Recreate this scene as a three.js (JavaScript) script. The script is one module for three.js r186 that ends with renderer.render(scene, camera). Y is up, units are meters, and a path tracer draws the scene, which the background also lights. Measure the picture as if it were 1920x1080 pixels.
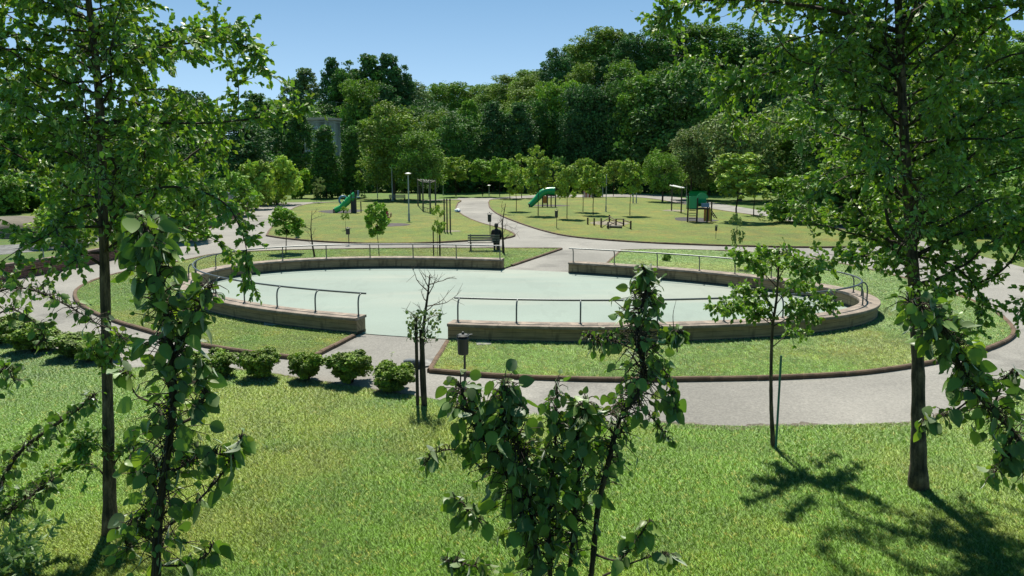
import * as THREE from 'three';
import { mergeGeometries, mergeVertices } from 'three/addons/utils/BufferGeometryUtils.js';
import { MarchingCubes } from 'three/addons/objects/MarchingCubes.js';
import { RoundedBoxGeometry } from 'three/addons/geometries/RoundedBoxGeometry.js';

// ------------------------------------------------------------------ camera, sky, sun, exposure
const FOC = 1450, EYE = 4.5, PITCH = Math.atan(235 / FOC);            // focal length in pixels of a 1080-line picture
const scene = new THREE.Scene();
const camera = new THREE.PerspectiveCamera(2 * Math.atan(540 / FOC) * 180 / Math.PI, 16 / 9, 0.1, 3000);
camera.position.set(0, EYE, 0);
camera.rotation.x = -PITCH;
const renderer = new THREE.WebGLRenderer({ antialias: true });
renderer.toneMapping = THREE.LinearToneMapping;
renderer.toneMappingExposure = 1.76;
renderer.shadowMap.enabled = true;

const SUN = new THREE.Vector3(-0.14, 1.62, -1).normalize();
{
  const W = 512, H = 256, data = new Float32Array(W * H * 4);
  for (let j = 0; j < H; j++) {
    const el = ((j + 0.5) / H - 0.5) * Math.PI, y = Math.sin(el);
    for (let i = 0; i < W; i++) {
      const az = ((i + 0.5) / W - 0.5) * 2 * Math.PI, c = Math.cos(el), x = Math.cos(az) * c, z = Math.sin(az) * c;
      const k = Math.pow(1 - Math.max(0, y), 5), s = Math.max(0, x * SUN.x + y * SUN.y + z * SUN.z), glow = 0.10 * Math.pow(s, 10);
      let r = 0.025 + 0.365 * k + glow, g = 0.13 + 0.435 * k + glow, b = 0.18 + 0.50 * Math.pow(k, 0.6) + glow * 0.8;
      if (y < 0) { const m = Math.min(1, -y * 6); r = r * (1 - m) + 0.10 * m; g = g * (1 - m) + 0.13 * m; b = b * (1 - m) + 0.06 * m; }
      data.set([r, g, b, 1], (j * W + i) * 4);
    }
  }
  const sky = new THREE.DataTexture(data, W, H, THREE.RGBAFormat, THREE.FloatType);
  sky.mapping = THREE.EquirectangularReflectionMapping; sky.magFilter = THREE.LinearFilter; sky.needsUpdate = true;
  scene.background = sky; scene.environment = sky;
}
const sun = new THREE.DirectionalLight(new THREE.Color(1, 0.945, 0.83), 5);
sun.position.copy(SUN).multiplyScalar(200).add(new THREE.Vector3(0, 0, -40));
sun.target.position.set(0, 0, -40);
sun.castShadow = true; sun.shadow.radius = 2.2; sun.shadow.mapSize.set(4096, 4096);
Object.assign(sun.shadow.camera, { left: -120, right: 120, top: 120, bottom: -120, near: 1, far: 500 });
scene.add(sun, sun.target);

// ------------------------------------------------------------------ helpers
let seed = 7;
const rnd = () => { seed = (seed + 0x6d2b79f5) | 0; let t = Math.imul(seed ^ (seed >>> 15), 1 | seed); t = (t + Math.imul(t ^ (t >>> 7), 61 | t)) ^ t; return ((t ^ (t >>> 14)) >>> 0) / 4294967296; };
const rr = (a, b) => a + (b - a) * rnd();
const V = (x, y, z) => new THREE.Vector3(x, y, z);
const clamp = (x, a = 0, b = 1) => Math.min(b, Math.max(a, x)), smooth = (a, b, x) => { const t = clamp((x - a) / (b - a)); return t * t * (3 - 2 * t); };
const ray = (u, v) => { const a = (u - 960) / FOC, b = (540 - v) / FOC, c = Math.cos(PITCH), s = Math.sin(PITCH); return V(a, b * c - s, -(c + b * s)); };
const G = (u, v, y = 0) => { const d = ray(u, v), t = (y - EYE) / d.y; return V(d.x * t, y, d.z * t); };      // the spot at height y that the photo shows there
const at = (u, v, d) => { const r = ray(u, v); return r.multiplyScalar(d / -r.z).add(V(0, EYE, 0)); };
const hash = (x, y, s = 0) => { let h = Math.imul(x, 374761393) + Math.imul(y, 668265263) + Math.imul(s, 974634777); h = Math.imul(h ^ (h >>> 13), 1274126177); return ((h ^ (h >>> 16)) >>> 0) / 4294967296; };
function vn(x, y, s = 0, per = 0) {
  const ix = Math.floor(x), iy = Math.floor(y), fx = x - ix, fy = y - iy, [p1, p2] = Array.isArray(per) ? per : [per, per], w = (i, p) => p ? ((i % p) + p) % p : i;
  const u = fx * fx * (3 - 2 * fx), v = fy * fy * (3 - 2 * fy), h = (i, j) => hash(w(ix + i, p1), w(iy + j, p2), s);
  return (h(0, 0) * (1 - u) + h(1, 0) * u) * (1 - v) + (h(0, 1) * (1 - u) + h(1, 1) * u) * v;
}
function fbm(x, y, oct = 4, s = 0, per = 0) { let a = 0.5, t = 0, n = 0; for (let i = 0; i < oct; i++) { t += a * vn(x, y, s + i, per); n += a; a *= 0.55; x *= 2; y *= 2; per = Array.isArray(per) ? per.map((q) => q * 2) : per * 2; } return t / n; }
function tex(size, repeatM, fn, srgb = true) {                        // fn(u, v in 0..1) -> [r, g, b] 0..1
  const d = new Uint8Array(size * size * 4);
  for (let j = 0; j < size; j++) for (let i = 0; i < size; i++) { const c = fn(i / size, j / size); for (let k = 0; k < 3; k++) d[(j * size + i) * 4 + k] = clamp(c[k]) * 255; d[(j * size + i) * 4 + 3] = 255; }
  const t = new THREE.DataTexture(d, size, size); t.wrapS = t.wrapT = THREE.RepeatWrapping; t.magFilter = THREE.LinearFilter; t.minFilter = THREE.LinearMipmapLinearFilter; t.generateMipmaps = true;
  t.repeat.set(1 / repeatM, 1 / repeatM); if (srgb) t.colorSpace = THREE.SRGBColorSpace; t.needsUpdate = true; return t;
}
const counts = {};
const numbered = (n) => { const k = counts[n] = (counts[n] ?? -1) + 1; return k ? n + '_' + String(k).padStart(3, '0') : n; };
function tag(o, label, category, group, kind) { if (label) o.userData.label = label; if (category) o.userData.category = category; if (group) o.userData.group = group; if (kind) o.userData.kind = kind; return o; }
function shade(o) { o.traverse((m) => { if (m.isMesh) { m.castShadow = true; m.receiveShadow = true; } }); return o; }
function thing(name, label, category, p, turn = 0, group) { const o = new THREE.Group(); o.name = numbered(name); o.position.copy(p); o.rotation.y = turn; tag(o, label, category, group); o.userData.label = label; scene.add(o); return o; }
function obj(name, geo, mat, parent, kind) { const m = new THREE.Mesh(Array.isArray(geo) ? merge(geo) : geo, mat); m.name = parent ? name : numbered(name); m.castShadow = m.receiveShadow = true; if (kind) m.userData.kind = kind; (parent ?? scene).add(m); return m; }
const struct = (name, geo, mat, parent) => obj(name, geo, mat, parent, 'structure');
function merge(list) { return mergeGeometries(list.map((g) => { g = g.index ? g.toNonIndexed() : g; for (const k of Object.keys(g.attributes)) if (!['position', 'normal', 'uv'].includes(k)) g.deleteAttribute(k); if (!g.attributes.uv) g.setAttribute('uv', new THREE.BufferAttribute(new Float32Array(g.attributes.position.count * 2), 2)); return g; })); }
function copy(src, p, turn, scale, label, group) { const c = src.clone(); c.name = numbered(src.name.replace(/_\d{3}$/, '')); c.userData = { ...src.userData }; c.position.copy(p); c.rotation.set(0, turn, 0); if (scale) c.scale.copy(scale); if (label) c.userData.label = label; if (group) c.userData.group = group; scene.add(c); return c; }
const bx = (w, h, d, x = 0, y = 0, z = 0, ry = 0, bev = 0.006) => { const g = new RoundedBoxGeometry(w, h, d, 1, Math.min(bev, w / 3, h / 3, d / 3)); if (ry) g.rotateY(ry); g.translate(x, y, z); return g; };
function tube(pts, radii, sides = 7, caps = true) {                   // a tapered tube along points
  const n = pts.length, pos = [], idx = [], uv = [], R = (i) => Array.isArray(radii) ? radii[i] : radii;
  let N = V(0.123, 0.2, 0.9), len = 0;
  for (let i = 0; i < n; i++) {
    const T = pts[Math.min(n - 1, i + 1)].clone().sub(pts[Math.max(0, i - 1)]).normalize();
    N.sub(T.clone().multiplyScalar(N.dot(T))); if (N.lengthSq() < 1e-6) N = Math.abs(T.y) < 0.9 ? V(0, 1, 0).cross(T) : V(1, 0, 0).cross(T); N.normalize();
    const B = T.clone().cross(N); if (i) len += pts[i].distanceTo(pts[i - 1]);
    for (let k = 0; k <= sides; k++) { const a = k / sides * Math.PI * 2, r = R(i); pos.push(pts[i].x + (N.x * Math.cos(a) + B.x * Math.sin(a)) * r, pts[i].y + (N.y * Math.cos(a) + B.y * Math.sin(a)) * r, pts[i].z + (N.z * Math.cos(a) + B.z * Math.sin(a)) * r); uv.push(k / sides * 0.5, len); }
  }
  for (let i = 0; i < n - 1; i++) for (let k = 0; k < sides; k++) { const a = i * (sides + 1) + k, b = a + sides + 1; idx.push(a, a + 1, b, a + 1, b + 1, b); }
  if (caps) for (const i of [0, n - 1]) { const c = pos.length / 3; pos.push(pts[i].x, pts[i].y, pts[i].z); uv.push(0, 0); for (let k = 0; k < sides; k++) { const a = i * (sides + 1) + k; i ? idx.push(a, a + 1, c) : idx.push(a + 1, a, c); } }
  const g = new THREE.BufferGeometry(); g.setAttribute('position', new THREE.Float32BufferAttribute(pos, 3)); g.setAttribute('uv', new THREE.Float32BufferAttribute(uv, 2)); g.setIndex(idx); g.computeVertexNormals(); return g;
}
const spline = (pts, n) => new THREE.CatmullRomCurve3(pts, false, 'centripetal').getPoints(n);
function resample(pts, n) { const L = [0]; for (let i = 1; i < pts.length; i++) L.push(L[i - 1] + pts[i].distanceTo(pts[i - 1])); const out = []; let k = 0; for (let i = 0; i < n; i++) { const s = L.at(-1) * i / (n - 1); while (k < pts.length - 2 && L[k + 1] < s) k++; out.push(pts[k].clone().lerp(pts[k + 1], (s - L[k]) / (L[k + 1] - L[k] || 1))); } return out; }
const pathLen = (p) => { let s = 0; for (let i = 1; i < p.length; i++) s += p[i].distanceTo(p[i - 1]); return s; };
const std = (color, roughness = 0.8, more = {}) => new THREE.MeshStandardMaterial({ color: new THREE.Color().setRGB(...color), roughness, ...more });
const inside = (poly, x, z) => { let c = false; for (let i = 0, j = poly.length - 1; i < poly.length; j = i++) { const a = poly[i], b = poly[j]; if ((a.z > z) !== (b.z > z) && x < (b.x - a.x) * (z - a.z) / (b.z - a.z) + a.x) c = !c; } return c; };

// ------------------------------------------------------------------ materials
const grain = tex(512, 1.6, (u, v) => { const n = fbm(u * 8, v * 8, 5, 3, 8), f = hash(u * 512 | 0, v * 512 | 0, 5); const t = 0.62 + 0.5 * (n - 0.5) + 0.22 * (f - 0.5); return [t, t, t]; });
const turfTex = tex(1024, 5.3, (u, v) => {
  const n = fbm(u * 9, v * 9, 4, 11, 9), m = fbm(u * 60, v * 120, 3, 12, [60, 120]), f = vn(u * 340, v * 200, 14, 0), t = 0.62 + 0.3 * (m - 0.5) + 0.28 * (f - 0.5), y = smooth(0.5, 0.72, n);
  return [t * (0.97 + 0.16 * y), t * (1.02 + 0.02 * y), t * (0.92 - 0.06 * y)];
});
const turfBump = tex(512, 1.1, (u, v) => { const t = 0.6 * fbm(u * 40, v * 40, 3, 21, 40) + 0.4 * hash(u * 512 | 0, v * 512 | 0, 3); return [t, t, t]; }, false);
const gravelTex = tex(2048, 22, (u, v) => {
  const n = fbm(u * 7, v * 7, 5, 31, 7), f = hash(u * 2048 | 0, v * 2048 | 0, 33), p = vn(u * 700, v * 700, 34, 700), w = smooth(0.56, 0.75, fbm(u * 15, v * 15, 4, 35, 15));
  const t = 0.76 + 0.24 * (n - 0.5) + 0.12 * (f - 0.5) + 0.12 * (p - 0.5) - 0.09 * w; return [t * 1.0, t * 0.985, t * 0.965];
});
const gravelBump = tex(512, 0.7, (u, v) => { const t = 0.5 * vn(u * 60, v * 60, 8, 60) + 0.5 * vn(u * 140, v * 140, 9, 140); return [t, t, t]; }, false);
const poolTex = tex(2048, 34, (u, v) => {
  const n = fbm(u * 9, v * 14, 5, 41, [9, 14]), s = smooth(0.5, 0.75, fbm(u * 5 + 3, v * 16, 4, 43, [5, 16])), f = hash(u * 2048 | 0, v * 2048 | 0, 45), sc = smooth(0.62, 0.7, fbm(u * 90, v * 30, 3, 47, [90, 30]));
  const t = 0.86 + 0.10 * (n - 0.5) + 0.06 * (f - 0.5) + 0.03 * s - 0.018 * sc; return [t * (0.965 + 0.05 * s), t, t * (0.985 - 0.01 * s)];
});
const boardTex = tex(512, 1.7, (u, v) => { const row = v * 12 | 0, n = fbm(u * 5, v * 40, 4, 51, [5, 40]), st = smooth(0.5, 0.8, fbm(u * 14, v * 3, 3, 53, [14, 3])), e = Math.abs(v * 12 - row - 0.02) < 0.07 ? 0.72 : 1; const t = (0.66 + 0.26 * (n - 0.5) + 0.08 * (hash(row, 3) - 0.5) - 0.16 * st) * e; return [t, t * 0.98, t * 0.95]; });
const barkTex = tex(512, 0.5, (u, v) => { const n = fbm(u * 14, v * 3, 5, 61, [14, 3]), b = fbm(u * 40, v * 20, 3, 63, [40, 20]), t = 0.55 + 0.7 * (n - 0.5) + 0.25 * (b - 0.5); return [t, t * 0.96, t * 0.9]; });
const barkBump = tex(256, 0.5, (u, v) => { const t = fbm(u * 16, v * 5, 4, 65, [16, 5]); return [t, t, t]; }, false);
const M = {
  turf: std([0.275, 0.345, 0.058], 0.95, { map: turfTex, bumpMap: turfBump, bumpScale: 0.03, vertexColors: true }),
  gravel: std([0.37, 0.362, 0.345], 0.93, { map: gravelTex, bumpMap: gravelBump, bumpScale: 0.004, vertexColors: true }),
  joint: std([0.24, 0.29, 0.26], 0.9),
  soil: std([0.33, 0.28, 0.215], 0.97, { map: grain, bumpMap: gravelBump, bumpScale: 0.01 }),
  pool: std([0.285, 0.328, 0.298], 0.82, { map: poolTex }),
  concrete: std([0.62, 0.46, 0.27], 0.9, { map: boardTex }),
  cap: std([0.56, 0.44, 0.35], 0.85, { map: grain }),
  kerb: std([0.30, 0.185, 0.11], 0.92, { map: grain, bumpMap: gravelBump, bumpScale: 0.008 }),
  steel: std([0.075, 0.09, 0.095], 0.4, { metalness: 0.35 }),
  bark: std([0.30, 0.23, 0.165], 0.95, { map: barkTex, bumpMap: barkBump, bumpScale: 0.012 }),
  darkbark: std([0.12, 0.095, 0.07], 0.95, { map: barkTex }),
  stake: std([0.13, 0.105, 0.085], 0.9, { map: barkTex }),
  greenStake: std([0.02, 0.13, 0.10], 0.5),
  iron: std([0.022, 0.024, 0.024], 0.5),
  lampPole: std([0.32, 0.33, 0.31], 0.55), lampHead: std([0.55, 0.55, 0.54], 0.5),
  benchWood: std([0.46, 0.43, 0.37], 0.8, { map: grain }),
  oldWood: std([0.30, 0.27, 0.215], 0.85, { map: grain }), brownWood: std([0.14, 0.075, 0.04], 0.75, { map: grain }), darkWood: std([0.07, 0.055, 0.04], 0.85),
  sand: std([0.52, 0.45, 0.33], 1, { map: grain }), rubber: std([0.055, 0.05, 0.055], 0.9, { map: grain }), mulch: std([0.14, 0.105, 0.11], 0.95, { map: grain }),
  greenPlastic: std([0.012, 0.26, 0.10], 0.35), brightGreen: std([0.06, 0.42, 0.06], 0.35), bluePlastic: std([0.10, 0.18, 0.33], 0.4), orange: std([0.50, 0.15, 0.03], 0.5), red: std([0.30, 0.04, 0.035], 0.5), pink: std([0.62, 0.38, 0.40], 0.5), yellow: std([0.6, 0.42, 0.06], 0.5),
  brick: [[0.50, 0.24, 0.17], [0.45, 0.215, 0.155], [0.54, 0.28, 0.20], [0.42, 0.215, 0.165]].map((c) => std(c, 0.92, { map: grain })), brickCap: std([0.36, 0.25, 0.2], 0.9, { map: grain }), mortar: std([0.2, 0.16, 0.13], 0.95),
  greySheet: std([0.28, 0.28, 0.31], 0.5, { metalness: 0.3 }),
  white: std([0.75, 0.77, 0.8], 0.6), wallWhite: std([0.9, 0.8, 0.7], 0.9, { map: grain }), roofTile: std([0.5, 0.36, 0.29], 0.9), glass: std([0.03, 0.04, 0.05], 0.1),
  stone: std([0.5, 0.49, 0.47], 0.9, { map: grain }), asphalt: std([0.34, 0.34, 0.34], 0.95, { map: grain }),
  skin: std([0.45, 0.27, 0.19], 0.6), blackCloth: std([0.012, 0.012, 0.014], 0.9), darkJeans: std([0.02, 0.025, 0.04], 0.9), hair: std([0.02, 0.014, 0.01], 0.6),
};
const leafMat = (c, more = {}) => new THREE.MeshPhysicalMaterial({ color: new THREE.Color().setRGB(...c), roughness: 0.86, transmission: 0.5, thickness: 0, side: THREE.DoubleSide, clearcoat: 0.3, clearcoatRoughness: 0.32, ...more });
const farLeaf = (c) => new THREE.MeshPhysicalMaterial({ color: new THREE.Color().setRGB(...c), roughness: 0.88, transmission: 0.26, thickness: 0, side: THREE.DoubleSide, vertexColors: true });
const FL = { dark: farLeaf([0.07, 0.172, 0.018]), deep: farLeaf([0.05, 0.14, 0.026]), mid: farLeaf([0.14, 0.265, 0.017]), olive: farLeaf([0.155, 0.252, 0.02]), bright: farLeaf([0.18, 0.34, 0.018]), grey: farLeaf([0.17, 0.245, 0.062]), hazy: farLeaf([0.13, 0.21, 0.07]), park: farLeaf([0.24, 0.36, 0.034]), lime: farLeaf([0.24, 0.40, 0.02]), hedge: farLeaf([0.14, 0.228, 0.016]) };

// ------------------------------------------------------------------ terrain
const amp = (x) => 9 + 15 * smooth(-25, 22, x);
function land(x, z) { const d = -z; let h = smooth(120, 215, d) * amp(x * 200 / Math.max(d, 1)) ; if (d > 215) h += (1 - Math.exp(-(d - 215) / 200)) * 4; if (d < 7.5) h += 0.36 * (7.5 - d) * smooth(7.5, 6.3, d) * smooth(-9, -3, d + 6 > 0 ? d : -9 + 0) ; return h; }
const dry = (x, z) => { const a = fbm(x * 0.22 + 7, z * 0.22, 4, 71), b = fbm(x * 0.9, z * 0.9, 3, 75); return clamp(smooth(0.46, 0.66, a * 0.65 + b * 0.35)); };
function grassTint(x, z, c, yellow = 0) {
  const d = Math.min(1.25, dry(x, z) * 0.75 + yellow * 1.45), l = 0.88 + 0.42 * (fbm(x * 1.7, z * 1.7, 3, 81) - 0.5) + 0.34 * (fbm(x * 0.3, z * 0.3, 2, 83) - 0.5);
  c.setRGB((0.74 + 0.62 * d) * l, (1.06 + 0.16 * d) * l, (0.5 + 0.62 * d) * l);
  return c;
}
function sheet(rows, y, yellow, tintFn) {                              // rows of points, equal length -> a ground sheet with vertex colours
  const n = rows[0].length, pos = [], uv = [], col = [], idx = [], c = new THREE.Color();
  rows.forEach((r, i) => r.forEach((p, k) => { pos.push(p.x, typeof y === 'function' ? y(p) : y, p.z); uv.push(p.x, p.z); (tintFn ?? grassTint)(p.x, p.z, c, yellow); col.push(c.r, c.g, c.b); if (i && k) { const a = (i - 1) * n + k - 1, b = i * n + k - 1; idx.push(a, b, a + 1, b, b + 1, a + 1); } }));
  const g = new THREE.BufferGeometry(); g.setAttribute('position', new THREE.Float32BufferAttribute(pos, 3)); g.setAttribute('uv', new THREE.Float32BufferAttribute(uv, 2)); g.setAttribute('color', new THREE.Float32BufferAttribute(col, 3)); g.setIndex(idx); g.computeVertexNormals();
  if (g.attributes.normal.getY(Math.floor(pos.length / 6)) < 0) { for (let i = 0; i < idx.length; i += 3) [idx[i], idx[i + 1]] = [idx[i + 1], idx[i]]; g.setIndex(idx); g.computeVertexNormals(); }
  return g;
}
{
  const rows = []; for (let i = 0; i <= 210; i++) { const r = i === 0 ? 0.01 : 0.4 * Math.pow(1.0405, i) + i * 0.09, row = []; for (let k = 0; k <= 200; k++) { const a = k / 200 * Math.PI * 2; row.push(V(Math.sin(a) * r, 0, Math.cos(a) * r)); } rows.push(row); }
  struct('ground', sheet(rows, (p) => land(p.x, p.z), 0), M.turf);
}

// ------------------------------------------------------------------ the oval basin
const CX = -0.798, CZ = -26.014, AX = 11.88, AZ = 6.77, RC = 0.95591, RS = 0.29365;
const CO = [1.0, 0.0053, -0.0049, -0.0009, 0.0036, 0.0225, -0.0164];
function oval(f, off = 0, y = 0) {
  const k = CO[0] + CO[1] * Math.cos(f) + CO[2] * Math.sin(f) + CO[3] * Math.cos(2 * f) + CO[4] * Math.sin(2 * f) + CO[5] * Math.cos(3 * f) + CO[6] * Math.sin(3 * f);
  const q = (ff) => { const x = AX * k * Math.cos(ff), z = AZ * k * Math.sin(ff); return V(CX + RC * x - RS * z, y, CZ + RS * x + RC * z); };
  const p = q(f); if (!off) return p;
  const t = q(f + 0.01).sub(q(f - 0.01)).normalize(); return p.add(V(t.z, 0, -t.x).multiplyScalar(off));   // off > 0 is outwards
}
const arc = (f0, f1, off, y = 0, n = 120) => Array.from({ length: n }, (_, i) => oval(f0 + (f1 - f0) * i / (n - 1), off, y));
const NL = 1.684, FLA = 2 * Math.PI - 1.703, NR = 1.471, FR = -1.449;

// plaza of pale gravel
const plazaPx = [[1990, 720], [1920, 738], [1830, 770], [1700, 793], [1580, 798], [1450, 801], [1270, 797], [1120, 790], [960, 775], [800, 748], [650, 724], [540, 706], [440, 693], [330, 690], [230, 690], [130, 664], [40, 640], [-80, 618], [-260, 590], [-260, 570], [-120, 553], [0, 529], [100, 512], [240, 482], [360, 441], [430, 415], [484, 386], [500, 380], [560, 379.5], [650, 378], [760, 377], [858, 373], [858, 371.5], [920, 371], [1000, 366], [1200, 364], [1235, 365], [1300, 374], [1400, 390], [1480, 405], [1640, 430], [1800, 470], [1990, 520], [2200, 600]];
const plaza = plazaPx.map(([u, v]) => G(u, v));
const pathTint = (x, z, c) => { const n = 0.95 + 0.22 * (fbm(x * 0.35, z * 0.35, 4, 91) - 0.5); return c.setRGB(n, n * 0.995, n * 0.99); };
{
  const C = V(-1, 0, -30), out = [...plaza, plaza[0]], ring = resample(out, 420), rows = []; // near edge gets a ragged outline
  for (const p of ring) { const w = 0.10 * (fbm(p.x * 2.1, p.z * 2.1, 3, 95) - 0.5) * (p.z > -21 ? 2 : 0.6); p.x += w; p.z += w * 1.5; }
  const shape = new THREE.Shape(ring.map((p) => new THREE.Vector2(p.x, -p.z)));
  const g = new THREE.ShapeGeometry(shape); g.rotateX(-Math.PI / 2); g.translate(0, 0.006, 0);
  const n = g.attributes.position.count, uv = new Float32Array(n * 2), col = new Float32Array(n * 3).fill(1); for (let i = 0; i < n; i++) { uv[2 * i] = g.attributes.position.getX(i); uv[2 * i + 1] = g.attributes.position.getZ(i); }
  g.setAttribute('uv', new THREE.BufferAttribute(uv, 2)); g.setAttribute('color', new THREE.BufferAttribute(col, 3));
  tag(struct('path', g, M.gravel), 'pale grey gravel paths around the oval basin');
}
{ // bare soil along the near edge of the path: a ragged strip with weeds
  for (const [px, wid] of [[[[230, 692], [330, 692], [440, 694], [540, 706], [650, 725], [800, 749]], 0.4], [[[1240, 798], [1360, 802], [1450, 803], [1580, 800], [1700, 795], [1830, 771], [1920, 739]], 0.75]]) {
    const c = resample(px.map(([u, v]) => G(u, v)), 420), rows = [c.map((p) => V(p.x, 0, p.z + 0.14 + 0.1 * (vn(p.x * 9, 3) - 0.5))), c.map((p, i) => { const w = wid * (0.05 + 0.22 * smooth(0.3, 0.8, fbm(p.x * 1.6, 9, 3, 97)) + 0.2 * (fbm(p.x * 11, 5, 3, 98) - 0.3)); return V(p.x, 0, p.z - w); })];
    obj('soil_edge', sheet(rows, 0.012, 0), M.soil, undefined, 'structure');
  }
}
// basin floor
{ const rows = []; for (let i = 0; i <= 24; i++) rows.push(arc(0, Math.PI * 2, -0.25, 0, 200).map((p) => p.lerp(V(CX, 0, CZ), 1 - Math.max(0.001, i / 24)))); tag(struct('basin_floor', sheet(rows, 0.022, 0, (x, z, c) => c.setRGB(1, 1, 1)), M.pool), 'pale mint painted floor of the empty oval basin'); }

function sweep(curve, profile) {                                       // curve: i -> fn(off, y) ; profile: [off, y] pairs, closed
  const pos = [], idx = [], uv = [], m = profile.length; let L = 0, prev;
  const per = [0]; for (let k = 1; k <= m; k++) { const a = profile[k - 1], b = profile[k % m]; per.push(per[k - 1] + Math.hypot(a[0] - b[0], a[1] - b[1])); }
  const n = curve.n;
  for (let i = 0; i < n; i++) { const c = curve.p(i, 0, 0); if (prev) L += c.distanceTo(prev); prev = c; for (let k = 0; k <= m; k++) { const [o, y] = profile[k % m], p = curve.p(i, o, y); pos.push(p.x, p.y, p.z); uv.push(L, per[k]); } }
  for (let i = 0; i < n - 1; i++) for (let k = 0; k < m; k++) { const a = i * (m + 1) + k, b = a + m + 1; idx.push(a, a + 1, b, a + 1, b + 1, b); }
  for (const i of [0, n - 1]) for (let k = 1; k < m - 1; k++) { const a = i * (m + 1); i ? idx.push(a, a + k, a + k + 1) : idx.push(a, a + k + 1, a + k); }
  let g = new THREE.BufferGeometry(); g.setAttribute('position', new THREE.Float32BufferAttribute(pos, 3)); g.setAttribute('uv', new THREE.Float32BufferAttribute(uv, 2)); g.setIndex(idx); g = g.toNonIndexed(); g.computeVertexNormals(); return g;
}
function basinWall(f0, f1, label, railLabel, postPx) {
  const n = 160, cv = { n, p: (i, o, y) => oval(f0 + (f1 - f0) * i / (n - 1), o, y) };
  const w = thing('basin_wall', label, 'wall', V(0, 0, 0));
  obj('wall_body', sweep(cv, [[-0.07, 0], [-0.07, 0.40], [-0.50, 0.40], [-0.50, 0]]), M.concrete, w);
  obj('wall_foot', sweep(cv, [[-0.055, 0], [-0.055, 0.09], [-0.07, 0.1], [-0.5, 0.1], [-0.515, 0.09], [-0.515, 0]].map(([o, y]) => [o, y - 0.005])), std([0.2, 0.18, 0.15], 0.95, { map: boardTex }), w);
  const m = 26; for (let s = 0; s < m; s++) { const a = f0 + (f1 - f0) * s / m, b = f0 + (f1 - f0) * (s + 1) / m, e = (s < m - 1 ? 0.0004 : 0), c2 = { n: 8, p: (i, o, y) => oval(a + (b - a - Math.sign(b - a) * e) * i / 7, o, y) }, dz = 0.002 * (rnd() - 0.5); obj('coping_stone', sweep(c2, [[0.0, 0.402], [0.0, 0.462], [-0.012, 0.475], [-0.558, 0.475], [-0.57, 0.462], [-0.57, 0.402]].map(([o, y]) => [o + dz, y + (y > 0.41 ? dz : 0)])), M.cap, w); }
  const r = thing('handrail', railLabel, 'handrail', V(0, 0, 0));
  const near = 2.6e-2, top = 0.475, ang = [];
  const fa = (px) => { let best = 0, bd = 1e9; for (let i = 0; i <= 1600; i++) { const f = f0 + (f1 - f0) * i / 1600, p = oval(f, -0.38, top), d = p.clone().sub(V(0, EYE, 0)), cz = -d.z * Math.cos(PITCH) - d.y * Math.sin(PITCH), u = 960 + FOC * d.x / cz, v = 540 - FOC * (d.y * Math.cos(PITCH) - d.z * Math.sin(PITCH)) / cz, e = Math.abs(u - px[0]) + 2 * Math.abs(v - px[1]); if (e < bd) { bd = e; best = f; } } return best; };
  for (const p of postPx) ang.push(fa(p));
  for (const f of ang) { const P = (o, y) => oval(f, -0.38 - o, top + y); obj('post', [tube(spline([P(0, 0), P(0, 0.2), P(0.015, 0.42), P(0.07, 0.53), P(0.15, 0.565)], 12), 0.021, 8), new THREE.CylinderGeometry(0.05, 0.05, 0.012, 10).translate(...P(0, 0.006).toArray())], M.steel, r); }
  const a0 = ang[0], a1 = ang.at(-1), pad = 0.012 * Math.sign(a1 - a0);
  obj('rail', tube(Array.from({ length: 140 }, (_, i) => oval(a0 - pad + (a1 - a0 + 2 * pad) * i / 139, -0.55, top + 0.575)), 0.026, 8), M.steel, r);
}
basinWall(NL, FLA, 'low curved concrete wall round the left end of the basin, pink stone coping', 'curved steel handrail on the coping of the left basin wall', [[672, 590], [592, 576], [520, 567], [459, 554], [405, 540], [365, 525], [350, 512], [368, 502], [405, 496], [455, 491.5], [530, 488], [612, 485], [694, 483], [775, 482], [856, 482], [937, 485]]);
basinWall(NR, FR, 'low curved concrete wall round the right end of the basin, opposite the gap', 'curved steel handrail on the coping of the right basin wall', [[858, 602], [968, 605], [1088, 607], [1233, 606], [1357, 602], [1468, 598], [1562, 590], [1627, 580], [1672, 565], [1668, 553], [1600, 540], [1520, 528], [1446, 519], [1378, 511], [1311, 505], [1232, 498], [1152, 492], [1075, 488]]);

// ------------------------------------------------------------------ lawns with brown kerbs
const LAWN = 0.06;
function kerbs(lawn, pts, len, closed) {
  const L = pathLen(pts), n = Math.max(4, Math.round(L / len)), k = 6, P = resample(pts, n * k + 1);
  for (let s = 0; s < n; s++) {
    const seg = P.slice(s * k, s * k + k + 1), dx = 0.012 * (rnd() - 0.5), h = 0.095 + 0.012 * rnd(), nn = seg.length;
    const dirs = seg.map((p, i) => { const t = seg[Math.min(nn - 1, i + 1)].clone().sub(seg[Math.max(0, i - 1)]).normalize(); return V(t.z, 0, -t.x); });
    const a = seg[0].clone(), b = seg[nn - 1].clone(), g = 0.006; seg[0].add(seg[1].clone().sub(a).setLength(g)); seg[nn - 1].add(seg[nn - 2].clone().sub(b).setLength(g));
    obj('kerb_stone', sweep({ n: nn, p: (i, o, y) => seg[i].clone().add(dirs[i].clone().multiplyScalar(o + dx)).setY(y) }, [[0.06, 0.0], [0.06, h - 0.025], [0.035, h], [-0.035, h], [-0.06, h - 0.025], [-0.06, 0.0]]), M.kerb, lawn);
  }
}
const px2 = (list, n) => resample(spline(list.map(([u, v]) => G(u, v)), 200), n);
const lawnPolys = [];
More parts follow.
